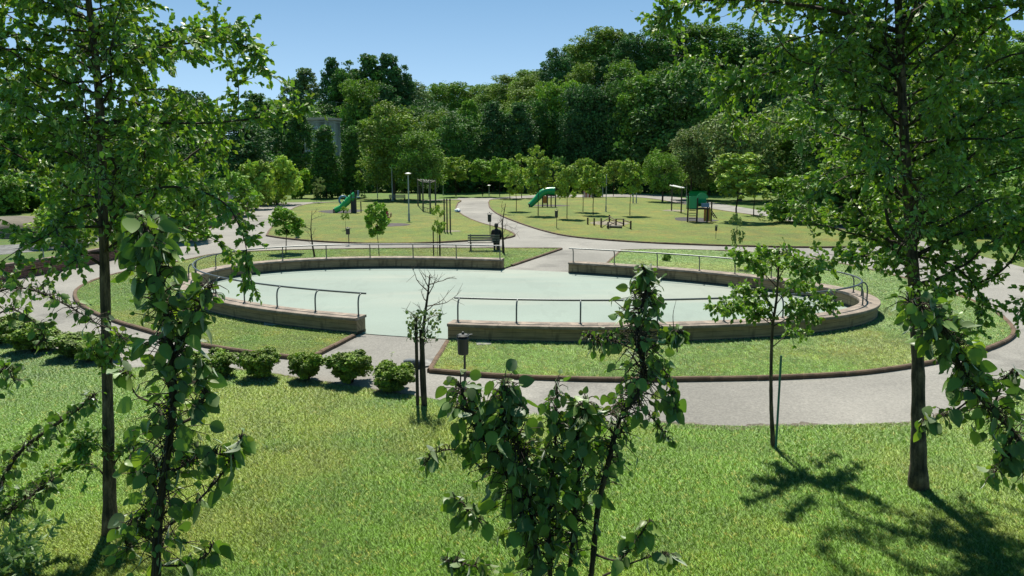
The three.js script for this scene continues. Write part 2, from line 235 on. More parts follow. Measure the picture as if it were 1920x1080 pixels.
function ringLawn(f0, f1, outerPx, label, kerbLen) {
  const N = 150, outer = px2(outerPx, N), inner = arc(f0, f1, -0.2, 0, N), rows = [];
  for (let i = 0; i <= 22; i++) rows.push(inner.map((p, k) => p.clone().lerp(outer[k], i / 22)));
  const l = tag(struct('lawn', sheet(rows, LAWN, 0.05), M.turf), label);
  kerbs(l, [inner[0].clone().lerp(outer[0], 0.12), outer[0]], kerbLen); kerbs(l, outer, kerbLen); kerbs(l, [outer[N - 1], inner[N - 1].clone().lerp(outer[N - 1], 0.12)], kerbLen);
  lawnPolys.push({ poly: [...outer, ...inner.slice().reverse()], inner });
}
ringLawn(NL, FLA, [[578, 677], [540, 673], [450, 662], [363, 647], [290, 627], [215, 604], [168, 584], [142, 562], [150, 541], [200, 521], [279, 503], [350, 490], [403, 479], [480, 473.5], [600, 470], [800, 467.5], [950, 467.5], [1053, 468]], 'mown lawn round the left end of the basin wall', 1.0);
ringLawn(NR, -1.35, [[806, 699], [900, 707], [1000, 712], [1150, 716], [1300, 715], [1450, 712], [1600, 704], [1720, 688], [1800, 672], [1870, 650], [1900, 628], [1885, 603], [1840, 575], [1760, 545], [1660, 515], [1560, 494], [1480, 482], [1400, 475], [1300, 471], [1220, 470], [1165, 471.5]], 'mown lawn round the right end of the basin wall', 1.0);
function blobLawn(px, label, yellow, kerbLen) {
  const ring = resample(spline([...px, px[0]].map(([u, v]) => G(u, v)), 400), 240), c = ring.reduce((a, p) => a.add(p), V(0, 0, 0)).multiplyScalar(1 / 240), rows = [];
  for (let i = 0; i <= 40; i++) rows.push(ring.map((p) => c.clone().lerp(p, Math.max(0.002, i / 40))));
  const l = tag(struct('lawn', sheet(rows, LAWN, yellow), M.turf), label); kerbs(l, ring, kerbLen);
}
blobLawn([[500, 443], [531, 448], [590, 453.5], [650, 456.5], [720, 458.5], [800, 457], [877, 453], [930, 450], [958, 446], [965, 442], [957, 436], [945, 431], [904, 420], [878, 410], [862, 400], [855, 391], [858, 382], [857, 376], [780, 378], [700, 379], [620, 380.5], [585, 383], [560, 388], [545, 395], [530, 410], [508, 430]], 'left playground lawn, dry yellowish grass with a green slide', 0.42, 2.2);
blobLawn([[916, 380], [919, 390], [930, 400], [950, 410], [985, 423], [1020, 434], [1060, 443], [1110, 449], [1200, 455.5], [1300, 460], [1400, 463], [1500, 465], [1620, 464], [1680, 452], [1640, 440], [1520, 424], [1441, 409], [1355, 396], [1282, 384], [1225, 374], [1190, 371], [1080, 371], [960, 373.5], [925, 375]], 'right playground lawn, dry yellowish grass with tower, trees and slide', 0.42, 2.2);
// pale worn track and stone slabs
function slab(name, u, v, w, d, turn, label, y = LAWN) { const p = G(u, v); const o = obj(name, bx(w, 0.05, d, 0, 0, 0, turn), M.stone); o.position.set(p.x, y - 0.012, p.z); return tag(o, label, 'slab'); }
slab('stone_slab', 510, 611, 0.42, 0.42, 0.3, 'flat pale stone slab set in the lawn below the left basin wall');
slab('stone_slab', 907, 648, 0.36, 0.36, 0.1, 'flat pale stone slab set in the lawn beside the black litter bin');
slab('stone_slab', 800, 683, 0.55, 0.55, 0.5, 'pale square concrete slab at the corner of the path by the stake', 0.03);
function patch(name, u, v, w, d, m, label, y = LAWN + 0.006, kind = 'structure') {
  const c = G(u, v), pts = []; for (let i = 0; i < 48; i++) { const a = i / 48 * Math.PI * 2, k = 0.9 + 0.25 * (vn(Math.cos(a) * 2 + 5 + u, Math.sin(a) * 2 + 5) - 0.5); pts.push(new THREE.Vector2(Math.cos(a) * w / 2 * k, Math.sin(a) * d / 2 * k)); }
  const g = new THREE.ExtrudeGeometry(new THREE.Shape(pts), { depth: 0.03, bevelEnabled: false }); g.rotateX(-Math.PI / 2); g.translate(0, -0.03, 0);
  const o = obj(name, g, m); o.position.set(c.x, y, c.z); return tag(o, label, null, null, kind);
}
patch('rubber_pad', 1302, 413, 3.7, 5.4, M.rubber, 'dark rubber pad under the playground tower');
patch('rubber_pad', 640, 397, 4.2, 6.5, M.rubber, 'dark rubber pad under the left green slide');
patch('mulch_bed', 737, 423, 2.7, 3.4, M.mulch, 'purplish grey mulch bed under the spring riders');
patch('rubber_pad', 1030, 386.5, 4.6, 3.2, M.mulch, 'worn dark patch under the right green slide');
patch('sand_patch', 1143, 420, 3.2, 4.2, M.sand, 'pale sand under the log balance course');
patch('sand_patch', 846, 435, 1.5, 1.2, M.sand, 'pale sand around the three exercise posts');
patch('sand_patch', 1264, 396, 2.2, 3, M.sand, 'pale sand under the overhead frame');

// ------------------------------------------------------------------ leaves
function leafShape(l, w, seg = 3, curl = 0.12, fold = 0.16) {         // along +Y from the stalk, folded along the midrib, tip curling
  const pos = [], idx = [], uv = []; for (let i = 0; i <= seg; i++) { const t = i / seg, hw = w / 2 * Math.pow(Math.sin(Math.PI * Math.pow(clamp(t * 0.93 + 0.045), 0.72)), 0.8), z = -curl * l * t * t; pos.push(-hw, t * l, z + fold * hw, 0, t * l, z, hw, t * l, z + fold * hw); uv.push(0, t, 0.5, t, 1, t); if (i) { const a = (i - 1) * 3, b = i * 3; idx.push(a, a + 1, b, a + 1, b + 1, b, a + 1, a + 2, b + 1, a + 2, b + 2, b + 1); } }
  const g = new THREE.BufferGeometry(); g.setAttribute('position', new THREE.Float32BufferAttribute(pos, 3)); g.setAttribute('uv', new THREE.Float32BufferAttribute(uv, 2)); g.setIndex(idx); g.computeVertexNormals(); return g;
}
const treeLeafGeo = leafShape(1, 0.86, 2), bigLeafGeo = [leafShape(1, 0.78, 6, 0.1, 0.3), leafShape(1, 0.7, 6, 0.34, 0.2), leafShape(1, 0.84, 6, -0.12, 0.12), leafShape(1, 0.74, 6, 0.5, 0.42)];
const nearLeafMats = [leafMat([0.15, 0.29, 0.018]), leafMat([0.21, 0.36, 0.02]), leafMat([0.10, 0.215, 0.018])];
const bigLeafMats = [leafMat([0.09, 0.18, 0.014]), leafMat([0.15, 0.28, 0.016]), leafMat([0.05, 0.115, 0.014]), leafMat([0.07, 0.145, 0.014]), leafMat([0.10, 0.21, 0.014]), leafMat([0.2, 0.32, 0.018])], deadLeafMat = leafMat([0.22, 0.10, 0.04]);
const toView = (p) => { const d = p.clone().sub(V(0, EYE, 0)), cz = -d.z * Math.cos(PITCH) - d.y * Math.sin(PITCH); return [960 + FOC * d.x / cz, 540 - FOC * (d.y * Math.cos(PITCH) - d.z * Math.sin(PITCH)) / cz, cz]; };
const qTmp = new THREE.Quaternion(), mTmp = new THREE.Matrix4();
function leafMatrix(l) { const y = l.dir.clone().normalize(), z = l.nor.clone().sub(y.clone().multiplyScalar(l.nor.dot(y))).normalize(), x = y.clone().cross(z); mTmp.makeBasis(x, y, z); qTmp.setFromRotationMatrix(mTmp); return { p: l.p, q: qTmp.clone(), s: l.s }; }
function putLeaves(parent, leaves, geo, mats, parts) {               // the leaves that show largest are parts, the rest one mass
  const inv = parent.position; for (const l of leaves) { const [u, v, z] = toView(l.p); l.key = u > 0 && u < 1920 && v > 0 && v < 1080 && z > 0 ? l.s / z : 0; }
  leaves.sort((a, b) => b.key - a.key); let i = 0;
  for (; i < Math.min(parts, leaves.length) && leaves[i].key > 0; i++) { const t = leafMatrix(leaves[i]), m = obj('leaf', Array.isArray(geo) ? geo[i % geo.length] : geo, mats[rnd() * mats.length | 0], parent); m.position.copy(t.p).sub(inv); m.quaternion.copy(t.q); m.scale.setScalar(t.s); }
  const rest = leaves.slice(i); if (!rest.length) return;
  const im = new THREE.InstancedMesh(Array.isArray(geo) ? geo[0] : geo, mats[0], rest.length), c = new THREE.Color(); im.name = 'foliage'; im.userData.kind = 'stuff'; im.castShadow = im.receiveShadow = true;
  rest.forEach((l, k) => { const t = leafMatrix(l); im.setMatrixAt(k, mTmp.compose(t.p.clone().sub(inv), t.q, V(t.s, t.s, t.s))); const b = rr(0.75, 1.3), y = rnd() < 0.2 ? 1.35 : rr(0.9, 1.15); im.setColorAt(k, c.setRGB(b * y, b * rr(0.95, 1.1), b * rr(0.7, 1.1))); });
  parent.add(im);
}
const dirRnd = (up = 0) => { const z = rr(-1, 1), a = rr(0, 6.283), r = Math.sqrt(1 - z * z); return V(r * Math.cos(a), z + up, r * Math.sin(a)).normalize(); };
function leafAlong(leaves, p, dir, size) { const d = dir.clone().add(dirRnd().multiplyScalar(0.8)).add(V(0, -0.35, 0)).normalize(); leaves.push({ p: p.clone(), dir: d, nor: dirRnd(0.55), s: size * rr(0.7, 1.25) }); }

// a tree built on its trunk: limbs out to an envelope radius given by height, twigs on limbs, leaves on twigs
function nearTree(o) {
  const root = thing(o.name, o.label, 'tree', o.trunk[0]), base = o.trunk[0], rel = (p) => p.clone().sub(base), tp = spline(o.trunk, 40), leaves = [];
  obj('trunk', tube(tp.map(rel), tp.map((_, i) => { const t = i / 40; return (o.r0 * (1 - t) + o.r1 * t) * (1 + 0.45 * Math.exp(-t * 16)) * (1 + 0.06 * Math.sin(i * 2.3)); }), 12), M.bark, root);
  const at2 = (y) => { let k = 0; while (k < tp.length - 2 && tp[k + 1].y < y) k++; return tp[k]; };
  const limbs = [...(o.extra ?? [])];
  for (let i = 0; i < o.limbs; i++) {
    const t = (i + rnd() * 0.6) / o.limbs, y = o.y0 + (o.y1 - o.y0) * Math.pow(t, 0.92), s = at2(y), az = i * 2.39996 + rr(-0.4, 0.4), el = rr(-0.05, 0.55) + 0.35 * t, pts = [s.clone()]; let d = V(Math.cos(az) * Math.cos(el), Math.sin(el), Math.sin(az) * Math.cos(el)), p = s.clone();
    const reach = rr(0.8, 1.06);
    for (let k = 0; k < 26; k++) { d.add(dirRnd().multiplyScalar(0.3)).add(V(0, k > 6 ? -0.035 : 0.02, 0)).normalize(); p = p.clone().add(d.clone().multiplyScalar(0.15)); const c = at2(p.y), hr = Math.hypot(p.x - c.x, p.z - c.z), lim = o.env(p.y, p.x - c.x) * reach; if (hr > lim || p.y > o.ytop) break; pts.push(p); }
    if (pts.length > 3) limbs.push({ pts, r: o.limbR * (1 - 0.6 * t), twig: 1 });
  }
  for (const b of limbs) {
    const n = b.pts.length, geos = [tube(b.pts.map(rel), b.pts.map((_, i) => Math.max(0.004, b.r * (1 - 0.85 * i / (n - 1)))), 6)];
    const step = b.twig ?? 1;
    for (let i = 2; i < n; i++) for (let k = 0; k < (b.tw ?? o.twigs); k++) {
      if (b.from && i < n * b.from) continue;
      const s = b.pts[i].clone().lerp(b.pts[i - 1], rnd()), run = b.pts[i].clone().sub(b.pts[i - 1]).normalize(); let d = run.multiplyScalar(0.6).add(dirRnd(0.1)).normalize(), L = rr(0.16, 0.42) * (b.tl ?? 1), pts = [s], p = s.clone();
      for (let q = 0; q < 4; q++) { d.add(dirRnd().multiplyScalar(0.35)).add(V(0, -0.06, 0)).normalize(); p = p.clone().add(d.clone().multiplyScalar(L / 4)); pts.push(p); }
      if (k < 2) geos.push(tube(pts.map(rel), [0.005, 0.0045, 0.004, 0.003, 0.002], 3, false));
      for (let q = 0; q < o.perTwig; q++) { const f = rnd() * 3.99, j = f | 0; leafAlong(leaves, pts[j].clone().lerp(pts[j + 1], f - j), d, o.leaf); }
    }
    obj('branch', geos, M.darkbark, root);
  }
  const kept = leaves.filter((l) => { const c = at2(l.p.y); return !(l.p.z > c.z - 0.1 && Math.abs(l.p.x - c.x * (l.p.z / c.z)) < 0.2 && rnd() < 0.8); });   // the trunk shows between the leaves up to the crown
  putLeaves(root, kept, treeLeafGeo, nearLeafMats, o.parts ?? 250);
  return root;
}
const P = (list, d) => list.map(([u, v, dd]) => at(u, v, dd ?? d));
const lerpTab = (tab, x) => { if (x <= tab[0][0]) return tab[0][1]; for (let i = 1; i < tab.length; i++) if (x < tab[i][0]) { const [a, va] = tab[i - 1], [b, vb] = tab[i]; return va + (vb - va) * (x - a) / (b - a); } return tab.at(-1)[1]; };
{
  const b = G(207, 1002), d = -b.z, tr = [b, ...P([[204, 850], [199, 620], [193, 380], [187, 200], [178, 100], [166, 0], [150, -140], [140, -260]], d)];
  const yv = (v) => at(200, v, d).y;
  nearTree({ name: 'left_tree'.replace('left_', 'broadleaf_'), label: 'slender broadleaf tree with straight trunk on the lawn at the left of the photo', trunk: tr, r0: 0.07, r1: 0.02, limbs: 74, y0: yv(470), y1: yv(-230), ytop: yv(-330), limbR: 0.018, twigs: 3, perTwig: 16, leaf: 0.06,
    env: (y, dx) => lerpTab([[yv(520), 1.0], [yv(470), 1.75], [yv(300), 1.85], [yv(150), 1.9], [yv(0), 1.7], [yv(-200), 1.1], [yv(-320), 0.4]], y) * (dx > 0 ? 1 : 1.1),
    extra: [
      { pts: spline(P([[195, 500, 8.9], [150, 470, 8.7], [110, 442, 8.6], [60, 435, 8.5], [20, 428, 8.5]]), 14), r: 0.02, tw: 2, tl: 0.8, from: 0.45 },
      { pts: spline(P([[205, 420, 8.9], [250, 370, 8.5], [330, 350, 8.2], [420, 380, 8.0], [455, 440, 8.0], [470, 520, 8.0]]), 20), r: 0.02, tw: 4, from: 0.3 },
      { pts: spline(P([[195, 390, 8.9], [230, 330, 8.8], [290, 270, 8.8], [340, 220, 8.8]]), 14), r: 0.03, tw: 3 },
      { pts: spline(P([[180, 150, 8.9], [260, 110, 8.9], [360, 80, 9], [470, 90, 9], [495, 130, 9]]), 20), r: 0.02, tw: 4 },
      { pts: spline(P([[185, 230, 8.9], [280, 230, 8.7], [400, 230, 8.6], [520, 215, 8.5], [590, 200, 8.5]]), 24), r: 0.02, tw: 3 },
      { pts: spline(P([[207, 905, 8.9], [170, 870, 8.8], [130, 880, 8.7], [75, 900, 8.6]]), 12), r: 0.012, tw: 2, tl: 0.7, from: 0.3 },
      { pts: spline(P([[205, 870, 8.9], [180, 830, 8.7], [150, 830, 8.6]]), 10), r: 0.01, tw: 6, tl: 0.7 },
      { pts: spline(P([[203, 690, 8.9], [215, 660, 8.7], [228, 640, 8.6]]), 8), r: 0.01, tw: 7, tl: 0.6 },
      { pts: spline(P([[203, 690, 8.9], [185, 670, 8.7], [170, 650, 8.6]]), 8), r: 0.01, tw: 5, tl: 0.6 },
      { pts: spline(P([[207, 880, 8.9], [240, 840, 8.8], [250, 880, 8.7]]), 8), r: 0.01, tw: 4, tl: 0.6 },
    ], parts: 280 });
}
{
  const b = G(1722, 916), d = -b.z, tr = [b, ...P([[1722, 800], [1721, 680], [1712, 500], [1698, 300], [1690, 150], [1684, 0], [1676, -150], [1670, -300]], d)];
  const yv = (v) => at(1700, v, d).y;
  nearTree({ name: 'broadleaf_tree', label: 'larger broadleaf tree with dark trunk and wide crown at the right of the photo', trunk: tr, r0: 0.098, r1: 0.028, limbs: 88, y0: yv(545), y1: yv(-270), ytop: yv(-380), limbR: 0.024, twigs: 3, perTwig: 15, leaf: 0.062,
    env: (y, dx) => lerpTab([[yv(580), 1.0], [yv(540), 1.5], [yv(450), 1.95], [yv(340), 1.75], [yv(250), 2.3], [yv(150), 2.7], [yv(60), 3.1], [yv(-100), 3.0], [yv(-300), 1.2]], y) * (dx > 0 ? 1.1 : 1),
    extra: [
      { pts: spline(P([[1685, 120, 10.3], [1640, 70, 10.1], [1590, 20, 10], [1560, -40, 10]]), 16), r: 0.04, tw: 2, from: 0.7 },
      { pts: spline(P([[1690, 160, 10.3], [1660, 110, 10.3], [1620, 20, 10.3], [1600, -60, 10.3]]), 14), r: 0.03, tw: 2, from: 0.8 },
      { pts: spline(P([[1712, 300, 10.3], [1790, 260, 9.8], [1870, 200, 9.5], [1960, 160, 9.4]]), 18), r: 0.03, tw: 5 },
      { pts: spline(P([[1715, 480, 10.3], [1800, 440, 9.9], [1900, 420, 9.7], [1980, 470, 9.6], [1900, 600, 9.6]]), 26), r: 0.03, tw: 5 },
      { pts: spline(P([[1712, 500, 10.3], [1640, 480, 9.9], [1560, 490, 9.7], [1500, 520, 9.6]]), 18), r: 0.025, tw: 5 },
      { pts: spline(P([[1715, 480, 10.3], [1790, 500, 10], [1840, 560, 9.9], [1835, 620, 9.9]]), 18), r: 0.02, tw: 3 },
      { pts: spline(P([[1690, 60, 10.3], [1560, 20, 10], [1400, 0, 9.9], [1270, 10, 9.9], [1235, 40, 9.9]]), 30), r: 0.03, tw: 4 },
      { pts: spline(P([[1690, 180, 10.3], [1560, 130, 10], [1430, 140, 9.9], [1350, 170, 9.9]]), 26), r: 0.03, tw: 5 },
    ], parts: 280 });
}

// shrubs and saplings close to the camera: stems with large leaves
function sapling(name, label, category, stems, d, leafM, parts = 300) {
  const b = at(stems[0].px[0][0], stems[0].px[0][1], d); b.y = land(b.x, b.z);
  const root = thing(name, label, category, b), leaves = [], rel = (p) => p.clone().sub(b);
  stems.forEach((s, si) => {
    const raw = s.px.map(([u, v, dd]) => at(u, v, dd ?? s.d ?? d)); if (s.px[0][2] === undefined && s.ground) raw.unshift(b.clone().add(V(rr(-0.05, 0.05), -0.05, rr(-0.05, 0.05))));
    const pts = spline(raw, s.px.length * 7), n = pts.length, k = d / FOC, geos = [tube(pts.map(rel), pts.map((_, i) => s.r * (1 - 0.8 * i / (n - 1)) * (1 + 0.12 * Math.sin(i * 1.9))), 7)];
    const cnt = Math.round((s.n ?? 0) * (name === 'leafy_shrub' ? (s.leaf === 0.078 ? 3.6 : 4.6) : 3.5)); for (let i = 0; i < cnt; i++) {
      const t = (s.t0 ?? 0.15) + (1 - (s.t0 ?? 0.15)) * (i + rnd()) / cnt, f = t * (n - 1), j = Math.min(n - 2, f | 0), p = pts[j].clone().lerp(pts[j + 1], f - j), R = lerpTab(s.R, t) * k, out = dirRnd(0.15), e = p.clone().add(out.clone().multiplyScalar(R * Math.sqrt(rnd())));
      const mid = p.clone().lerp(e, 0.5).add(V(0, 0.012, 0));
      geos.push(tube([rel(p), rel(mid), rel(e)], [0.0026, 0.002, 0.0014], 4, false));
      leaves.push({ p: e, dir: out.multiplyScalar(0.55).add(dirRnd().multiplyScalar(0.5)).add(V(0, -0.65, 0)), nor: dirRnd(0.25), s: 0.66 * (s.leaf ?? leafM) * (rnd() < 0.62 ? rr(0.25, 0.55) : rr(0.6, 1.2)) });
    }
    obj('stem', geos, M.darkbark, root);
  });
  putLeaves(root, leaves, bigLeafGeo, bigLeafMats, parts);
  return root;
}
sapling('leafy_shrub', 'large leafy shrub of several stems in the centre foreground, below the litter bin', 'shrub', [
  { px: [[1030, 1400], [1032, 1080], [1030, 950], [1040, 850], [1045, 715]], ground: 1, r: 0.014, n: 60, t0: 0.35, R: [[0, 60], [0.6, 60], [1, 25]] },
  { px: [[1030, 1400], [1015, 1100], [975, 950], [930, 850], [890, 790], [862, 725]], ground: 1, r: 0.013, n: 95, t0: 0.35, R: [[0, 60], [0.6, 75], [1, 40]] },
  { px: [[1035, 1400], [1105, 1100], [1122, 950], [1145, 850], [1162, 785], [1197, 738], [1206, 690], [1194, 640], [1200, 580], [1213, 540], [1204, 500]], ground: 1, r: 0.016, n: 150, t0: 0.3, R: [[0, 50], [0.5, 60], [0.66, 75], [0.75, 80], [0.83, 55], [0.92, 35], [1, 8]], leaf: 0.078 },
  { px: [[1028, 1300], [1000, 1000], [985, 880], [955, 800], [945, 715]], r: 0.012, n: 85, t0: 0.25, R: [[0, 60], [0.6, 70], [1, 35]] },
  { px: [[1035, 1350], [1070, 1050], [1085, 900], [1090, 800], [1100, 750]], r: 0.012, n: 75, t0: 0.25, R: [[0, 55], [0.6, 55], [1, 30]] },
  { px: [[1115, 1040], [1160, 1050], [1195, 1010], [1218, 975]], r: 0.006, n: 12, R: [[0, 25], [1, 12]], t0: 0.3 },
  { px: [[1130, 1080], [1200, 1050], [1245, 1040], [1272, 1050]], r: 0.005, n: 8, R: [[0, 20], [1, 8]], t0: 0.4 },
  { px: [[905, 880], [860, 845], [815, 850], [795, 875]], r: 0.005, n: 8, R: [[0, 20], [1, 15]], t0: 0.3 },
  { px: [[920, 1000], [880, 960], [850, 940]], r: 0.005, n: 12, R: [[0, 30], [1, 25]], t0: 0.3 },
  { px: [[930, 1090], [880, 1060], [830, 1050]], r: 0.005, n: 12, R: [[0, 30], [1, 22]], t0: 0.2 },
  { px: [[1165, 785], [1205, 770], [1235, 800], [1255, 830]], r: 0.004, n: 10, R: [[0, 18], [1, 14]], t0: 0.4, leaf: 0.06 },
  { px: [[1200, 700], [1240, 690], [1262, 740], [1265, 775]], r: 0.004, n: 12, R: [[0, 25], [1, 15]], t0: 0.3 },
  { px: [[1205, 660], [1245, 640], [1270, 625], [1280, 630]], r: 0.004, n: 9, R: [[0, 20], [1, 10]], t0: 0.4 },
  { px: [[1200, 660], [1150, 640], [1120, 640], [1100, 630]], r: 0.004, n: 18, R: [[0, 35], [1, 22]], t0: 0.3, leaf: 0.055 },
  { px: [[1270, 660], [1264, 620], [1262, 590], [1268, 562]], r: 0.003, n: 0, R: [[0, 1]] },
], 3.2, 0.105);
{ const sh = scene.children.at(-1), cl = sh.children.filter((o) => o.name === 'leaf'); for (const m of cl) { const [u, v] = toView(m.position.clone().add(sh.position)); if (u > 915 && u < 985 && v > 1020 && rnd() < 0.6) m.material = deadLeafMat; } }
sapling('leafy_sapling', 'dark leafy sapling with large hanging leaves in the left foreground', 'sapling', [
  { px: [[288, 1400], [292, 1080], [300, 950], [318, 820], [325, 720], [315, 620], [300, 540], [280, 460], [272, 430]], ground: 1, r: 0.024, n: 190, t0: 0.24, R: [[0, 80], [0.35, 95], [0.5, 85], [0.6, 70], [0.75, 60], [0.9, 55], [1, 40]] },
  { px: [[325, 680], [345, 630], [362, 595], [385, 560], [398, 535]], r: 0.01, n: 34, R: [[0, 35], [1, 32]] },
  { px: [[318, 800], [365, 780], [382, 745], [378, 700]], r: 0.008, n: 14, R: [[0, 10], [1, 30]], t0: 0.55 },
  { px: [[300, 760], [255, 740], [240, 705], [225, 700]], r: 0.005, n: 5, R: [[0, 10], [1, 15]], t0: 0.6 },
  { px: [[300, 1000], [370, 940], [430, 870], [455, 815]], r: 0.007, n: 18, R: [[0, 30], [1, 14]], t0: 0.3 },
  { px: [[296, 1060], [340, 1060], [385, 1045], [400, 1020]], r: 0.006, n: 12, R: [[0, 25], [1, 15]], t0: 0.3 },
  { px: [[300, 900], [350, 870], [390, 850], [440, 860]], r: 0.006, n: 24, R: [[0, 40], [1, 18]], t0: 0.2, leaf: 0.06 },
  { px: [[296, 1000], [260, 970], [235, 1000], [240, 1040]], r: 0.006, n: 18, R: [[0, 30], [1, 20]], t0: 0.2 },
  { px: [[300, 930], [270, 880], [250, 850]], r: 0.006, n: 14, R: [[0, 25], [1, 20]], t0: 0.3 },
], 3.0, 0.105);
sapling('leafy_sapling', 'sapling branch with round hanging leaves reaching in from the right edge', 'sapling', [
  { px: [[2080, 1400], [2010, 1100], [1955, 900], [1895, 805], [1835, 742], [1797, 682], [1776, 632], [1742, 592], [1702, 566]], ground: 1, r: 0.018, n: 150, t0: 0.42, R: [[0, 50], [0.5, 60], [0.7, 55], [0.85, 48], [1, 40]] },
  { px: [[1900, 815], [1885, 850], [1870, 880], [1855, 895]], r: 0.006, n: 14, R: [[0, 30], [1, 22]] },
  { px: [[1950, 890], [1920, 880], [1905, 860], [1880, 850]], r: 0.006, n: 20, R: [[0, 40], [1, 30]] },
  { px: [[1830, 740], [1790, 770], [1740, 790], [1725, 800]], r: 0.005, n: 14, R: [[0, 28], [1, 14]], t0: 0.3 },
  { px: [[1860, 770], [1880, 720], [1895, 700], [1910, 705]], r: 0.005, n: 10, R: [[0, 25], [1, 15]], t0: 0.3 },
], 3.3, 0.1);
sapling('twiggy_sapling', 'dark twiggy sapling at the left edge beside the slender tree', 'sapling', [
  { px: [[-60, 1300], [-35, 1050], [5, 900], [40, 845], [100, 800], [150, 765], [180, 738]], ground: 1, r: 0.02, n: 75, t0: 0.35, R: [[0, 35], [0.6, 28], [1, 14]] },
  { px: [[-40, 1000], [20, 960], [60, 930], [100, 900]], r: 0.01, n: 50, R: [[0, 55], [1, 25]] },
  { px: [[-30, 1060], [-20, 760], [10, 690], [30, 720]], r: 0.008, n: 20, R: [[0, 30], [1, 20]], t0: 0.4 },
  { px: [[-40, 700], [-20, 560], [40, 540], [120, 570], [180, 605], [240, 640]], r: 0.008, n: 42, R: [[0, 30], [0.6, 35], [1, 25]], t0: 0.2 },
  { px: [[-20, 600], [20, 580], [70, 610], [90, 650]], r: 0.006, n: 16, R: [[0, 25], [1, 20]], t0: 0.2 },
], 4.6, 0.09, 160);
// low weed at the bottom left corner
{
  const b = G(24, 1085); const root = thing('weed', 'pale green ferny weed in the bottom left corner', 'plant', b), geos = [], g2 = leafShape(0.09, 0.03, 3);
  const st = []; for (let s = 0; s < 46; s++) { const a = rr(0, 6.28), L = rr(0.2, 0.6), pts = [V(rr(-0.3, 0.3), 0, rr(-0.2, 0.2))]; for (let i = 1; i <= 6; i++) pts.push(pts[0].clone().add(V(Math.cos(a) * L * 0.7 * i / 6, L * Math.sin(i / 6 * 1.7), Math.sin(a) * L * 0.7 * i / 6))); st.push(tube(pts, 0.003, 4, false)); for (let i = 0; i < 22; i++) { const f = rr(1, 5.9), j = f | 0, p = pts[j].clone().lerp(pts[j + 1], f - j), q = new THREE.Quaternion().setFromUnitVectors(V(0, 1, 0), V(Math.cos(a) * 0.5, 0.4, Math.sin(a) * 0.5).add(dirRnd().multiplyScalar(0.9)).normalize()); geos.push(g2.clone().applyQuaternion(q).translate(p.x, p.y, p.z)); } }
  obj('stem', st, M.greenStake, root); obj('foliage', geos, leafMat([0.17, 0.29, 0.07]), root, 'stuff');
}

// ------------------------------------------------------------------ crowns of leaf clumps for all further trees
function crown({ asp = 1, lobes, per, leaf, up = 0.35, R = 1, Hh = 1, shape, fill = 0.2, lobeR = [0.26, 0.42], edge = 1 }) {
  const pos = [], col = [];
  const card = (p, n, s, t) => { // two bent triangles
    const a = dirRnd(), x = a.sub(n.clone().multiplyScalar(a.dot(n))).normalize(), y = n.clone().cross(x), w = s * rr(0.45, 0.62), P0 = p.clone().addScaledVector(y, -s * 0.6), P1 = p.clone().addScaledVector(x, w).addScaledVector(n, s * 0.18), P2 = p.clone().addScaledVector(y, s * 0.6), P3 = p.clone().addScaledVector(x, -w).addScaledVector(n, s * 0.12);
    for (const q of [P0, P1, P2, P3]) q.y = p.y + (q.y - p.y) / asp;
    for (const q of [P0, P1, P2, P0, P2, P3]) pos.push(q.x, q.y, q.z); const j = rr(0.8, 1.22), yl = rr(0.9, 1.15); for (let i = 0; i < 6; i++) col.push(t * j * yl, t * j, t * j * rr(0.8, 1));
  };
  for (let i = 0; i < lobes; i++) {
    const f = (i + 0.5) / lobes, a = i * 2.39996 + rr(-0.5, 0.5), h = shape.h(f, rnd()), rad = shape.r(h) * R * rr(0.5, 1.06), c = V(Math.cos(a) * rad * 0.8, h * Hh, Math.sin(a) * rad * 0.8), lr = rr(...lobeR) * R * (0.7 + 0.5 * shape.r(h)), t = rr(0.7, 1.3);
    const m = 9, cl = Array.from({ length: m }, () => { const d = dirRnd(0.3); return { d, p: c.clone().add(V(d.x, d.y * 0.9 / asp, d.z).multiplyScalar(lr * rr(0.55, 1.0))), r: lr * rr(0.28, 0.5), t: t * rr(0.8, 1.25) }; });
    for (let k = 0; k < per; k++) { const q = cl[k % m], e = dirRnd(0.15), p = rnd() < fill ? c.clone().add(dirRnd().multiplyScalar(lr * Math.cbrt(rnd())).multiply(V(1, 1 / asp, 1))) : q.p.clone().add(V(e.x, e.y * 0.85 / asp, e.z).multiplyScalar(q.r * rr(0.55, 1.15))); const out = V(p.x / R, (p.y / Hh - 0.4) * 1.2, p.z / R).normalize(); card(p, e.clone().multiplyScalar(0.45).add(out.multiplyScalar(0.2)).add(dirRnd(up * 0.8)).normalize(), leaf * rr(0.6, 1.35), q.t); }
  }
  const g = new THREE.BufferGeometry(); g.setAttribute('position', new THREE.Float32BufferAttribute(pos, 3)); g.setAttribute('color', new THREE.Float32BufferAttribute(col, 3)); g.computeVertexNormals(); return g;
}
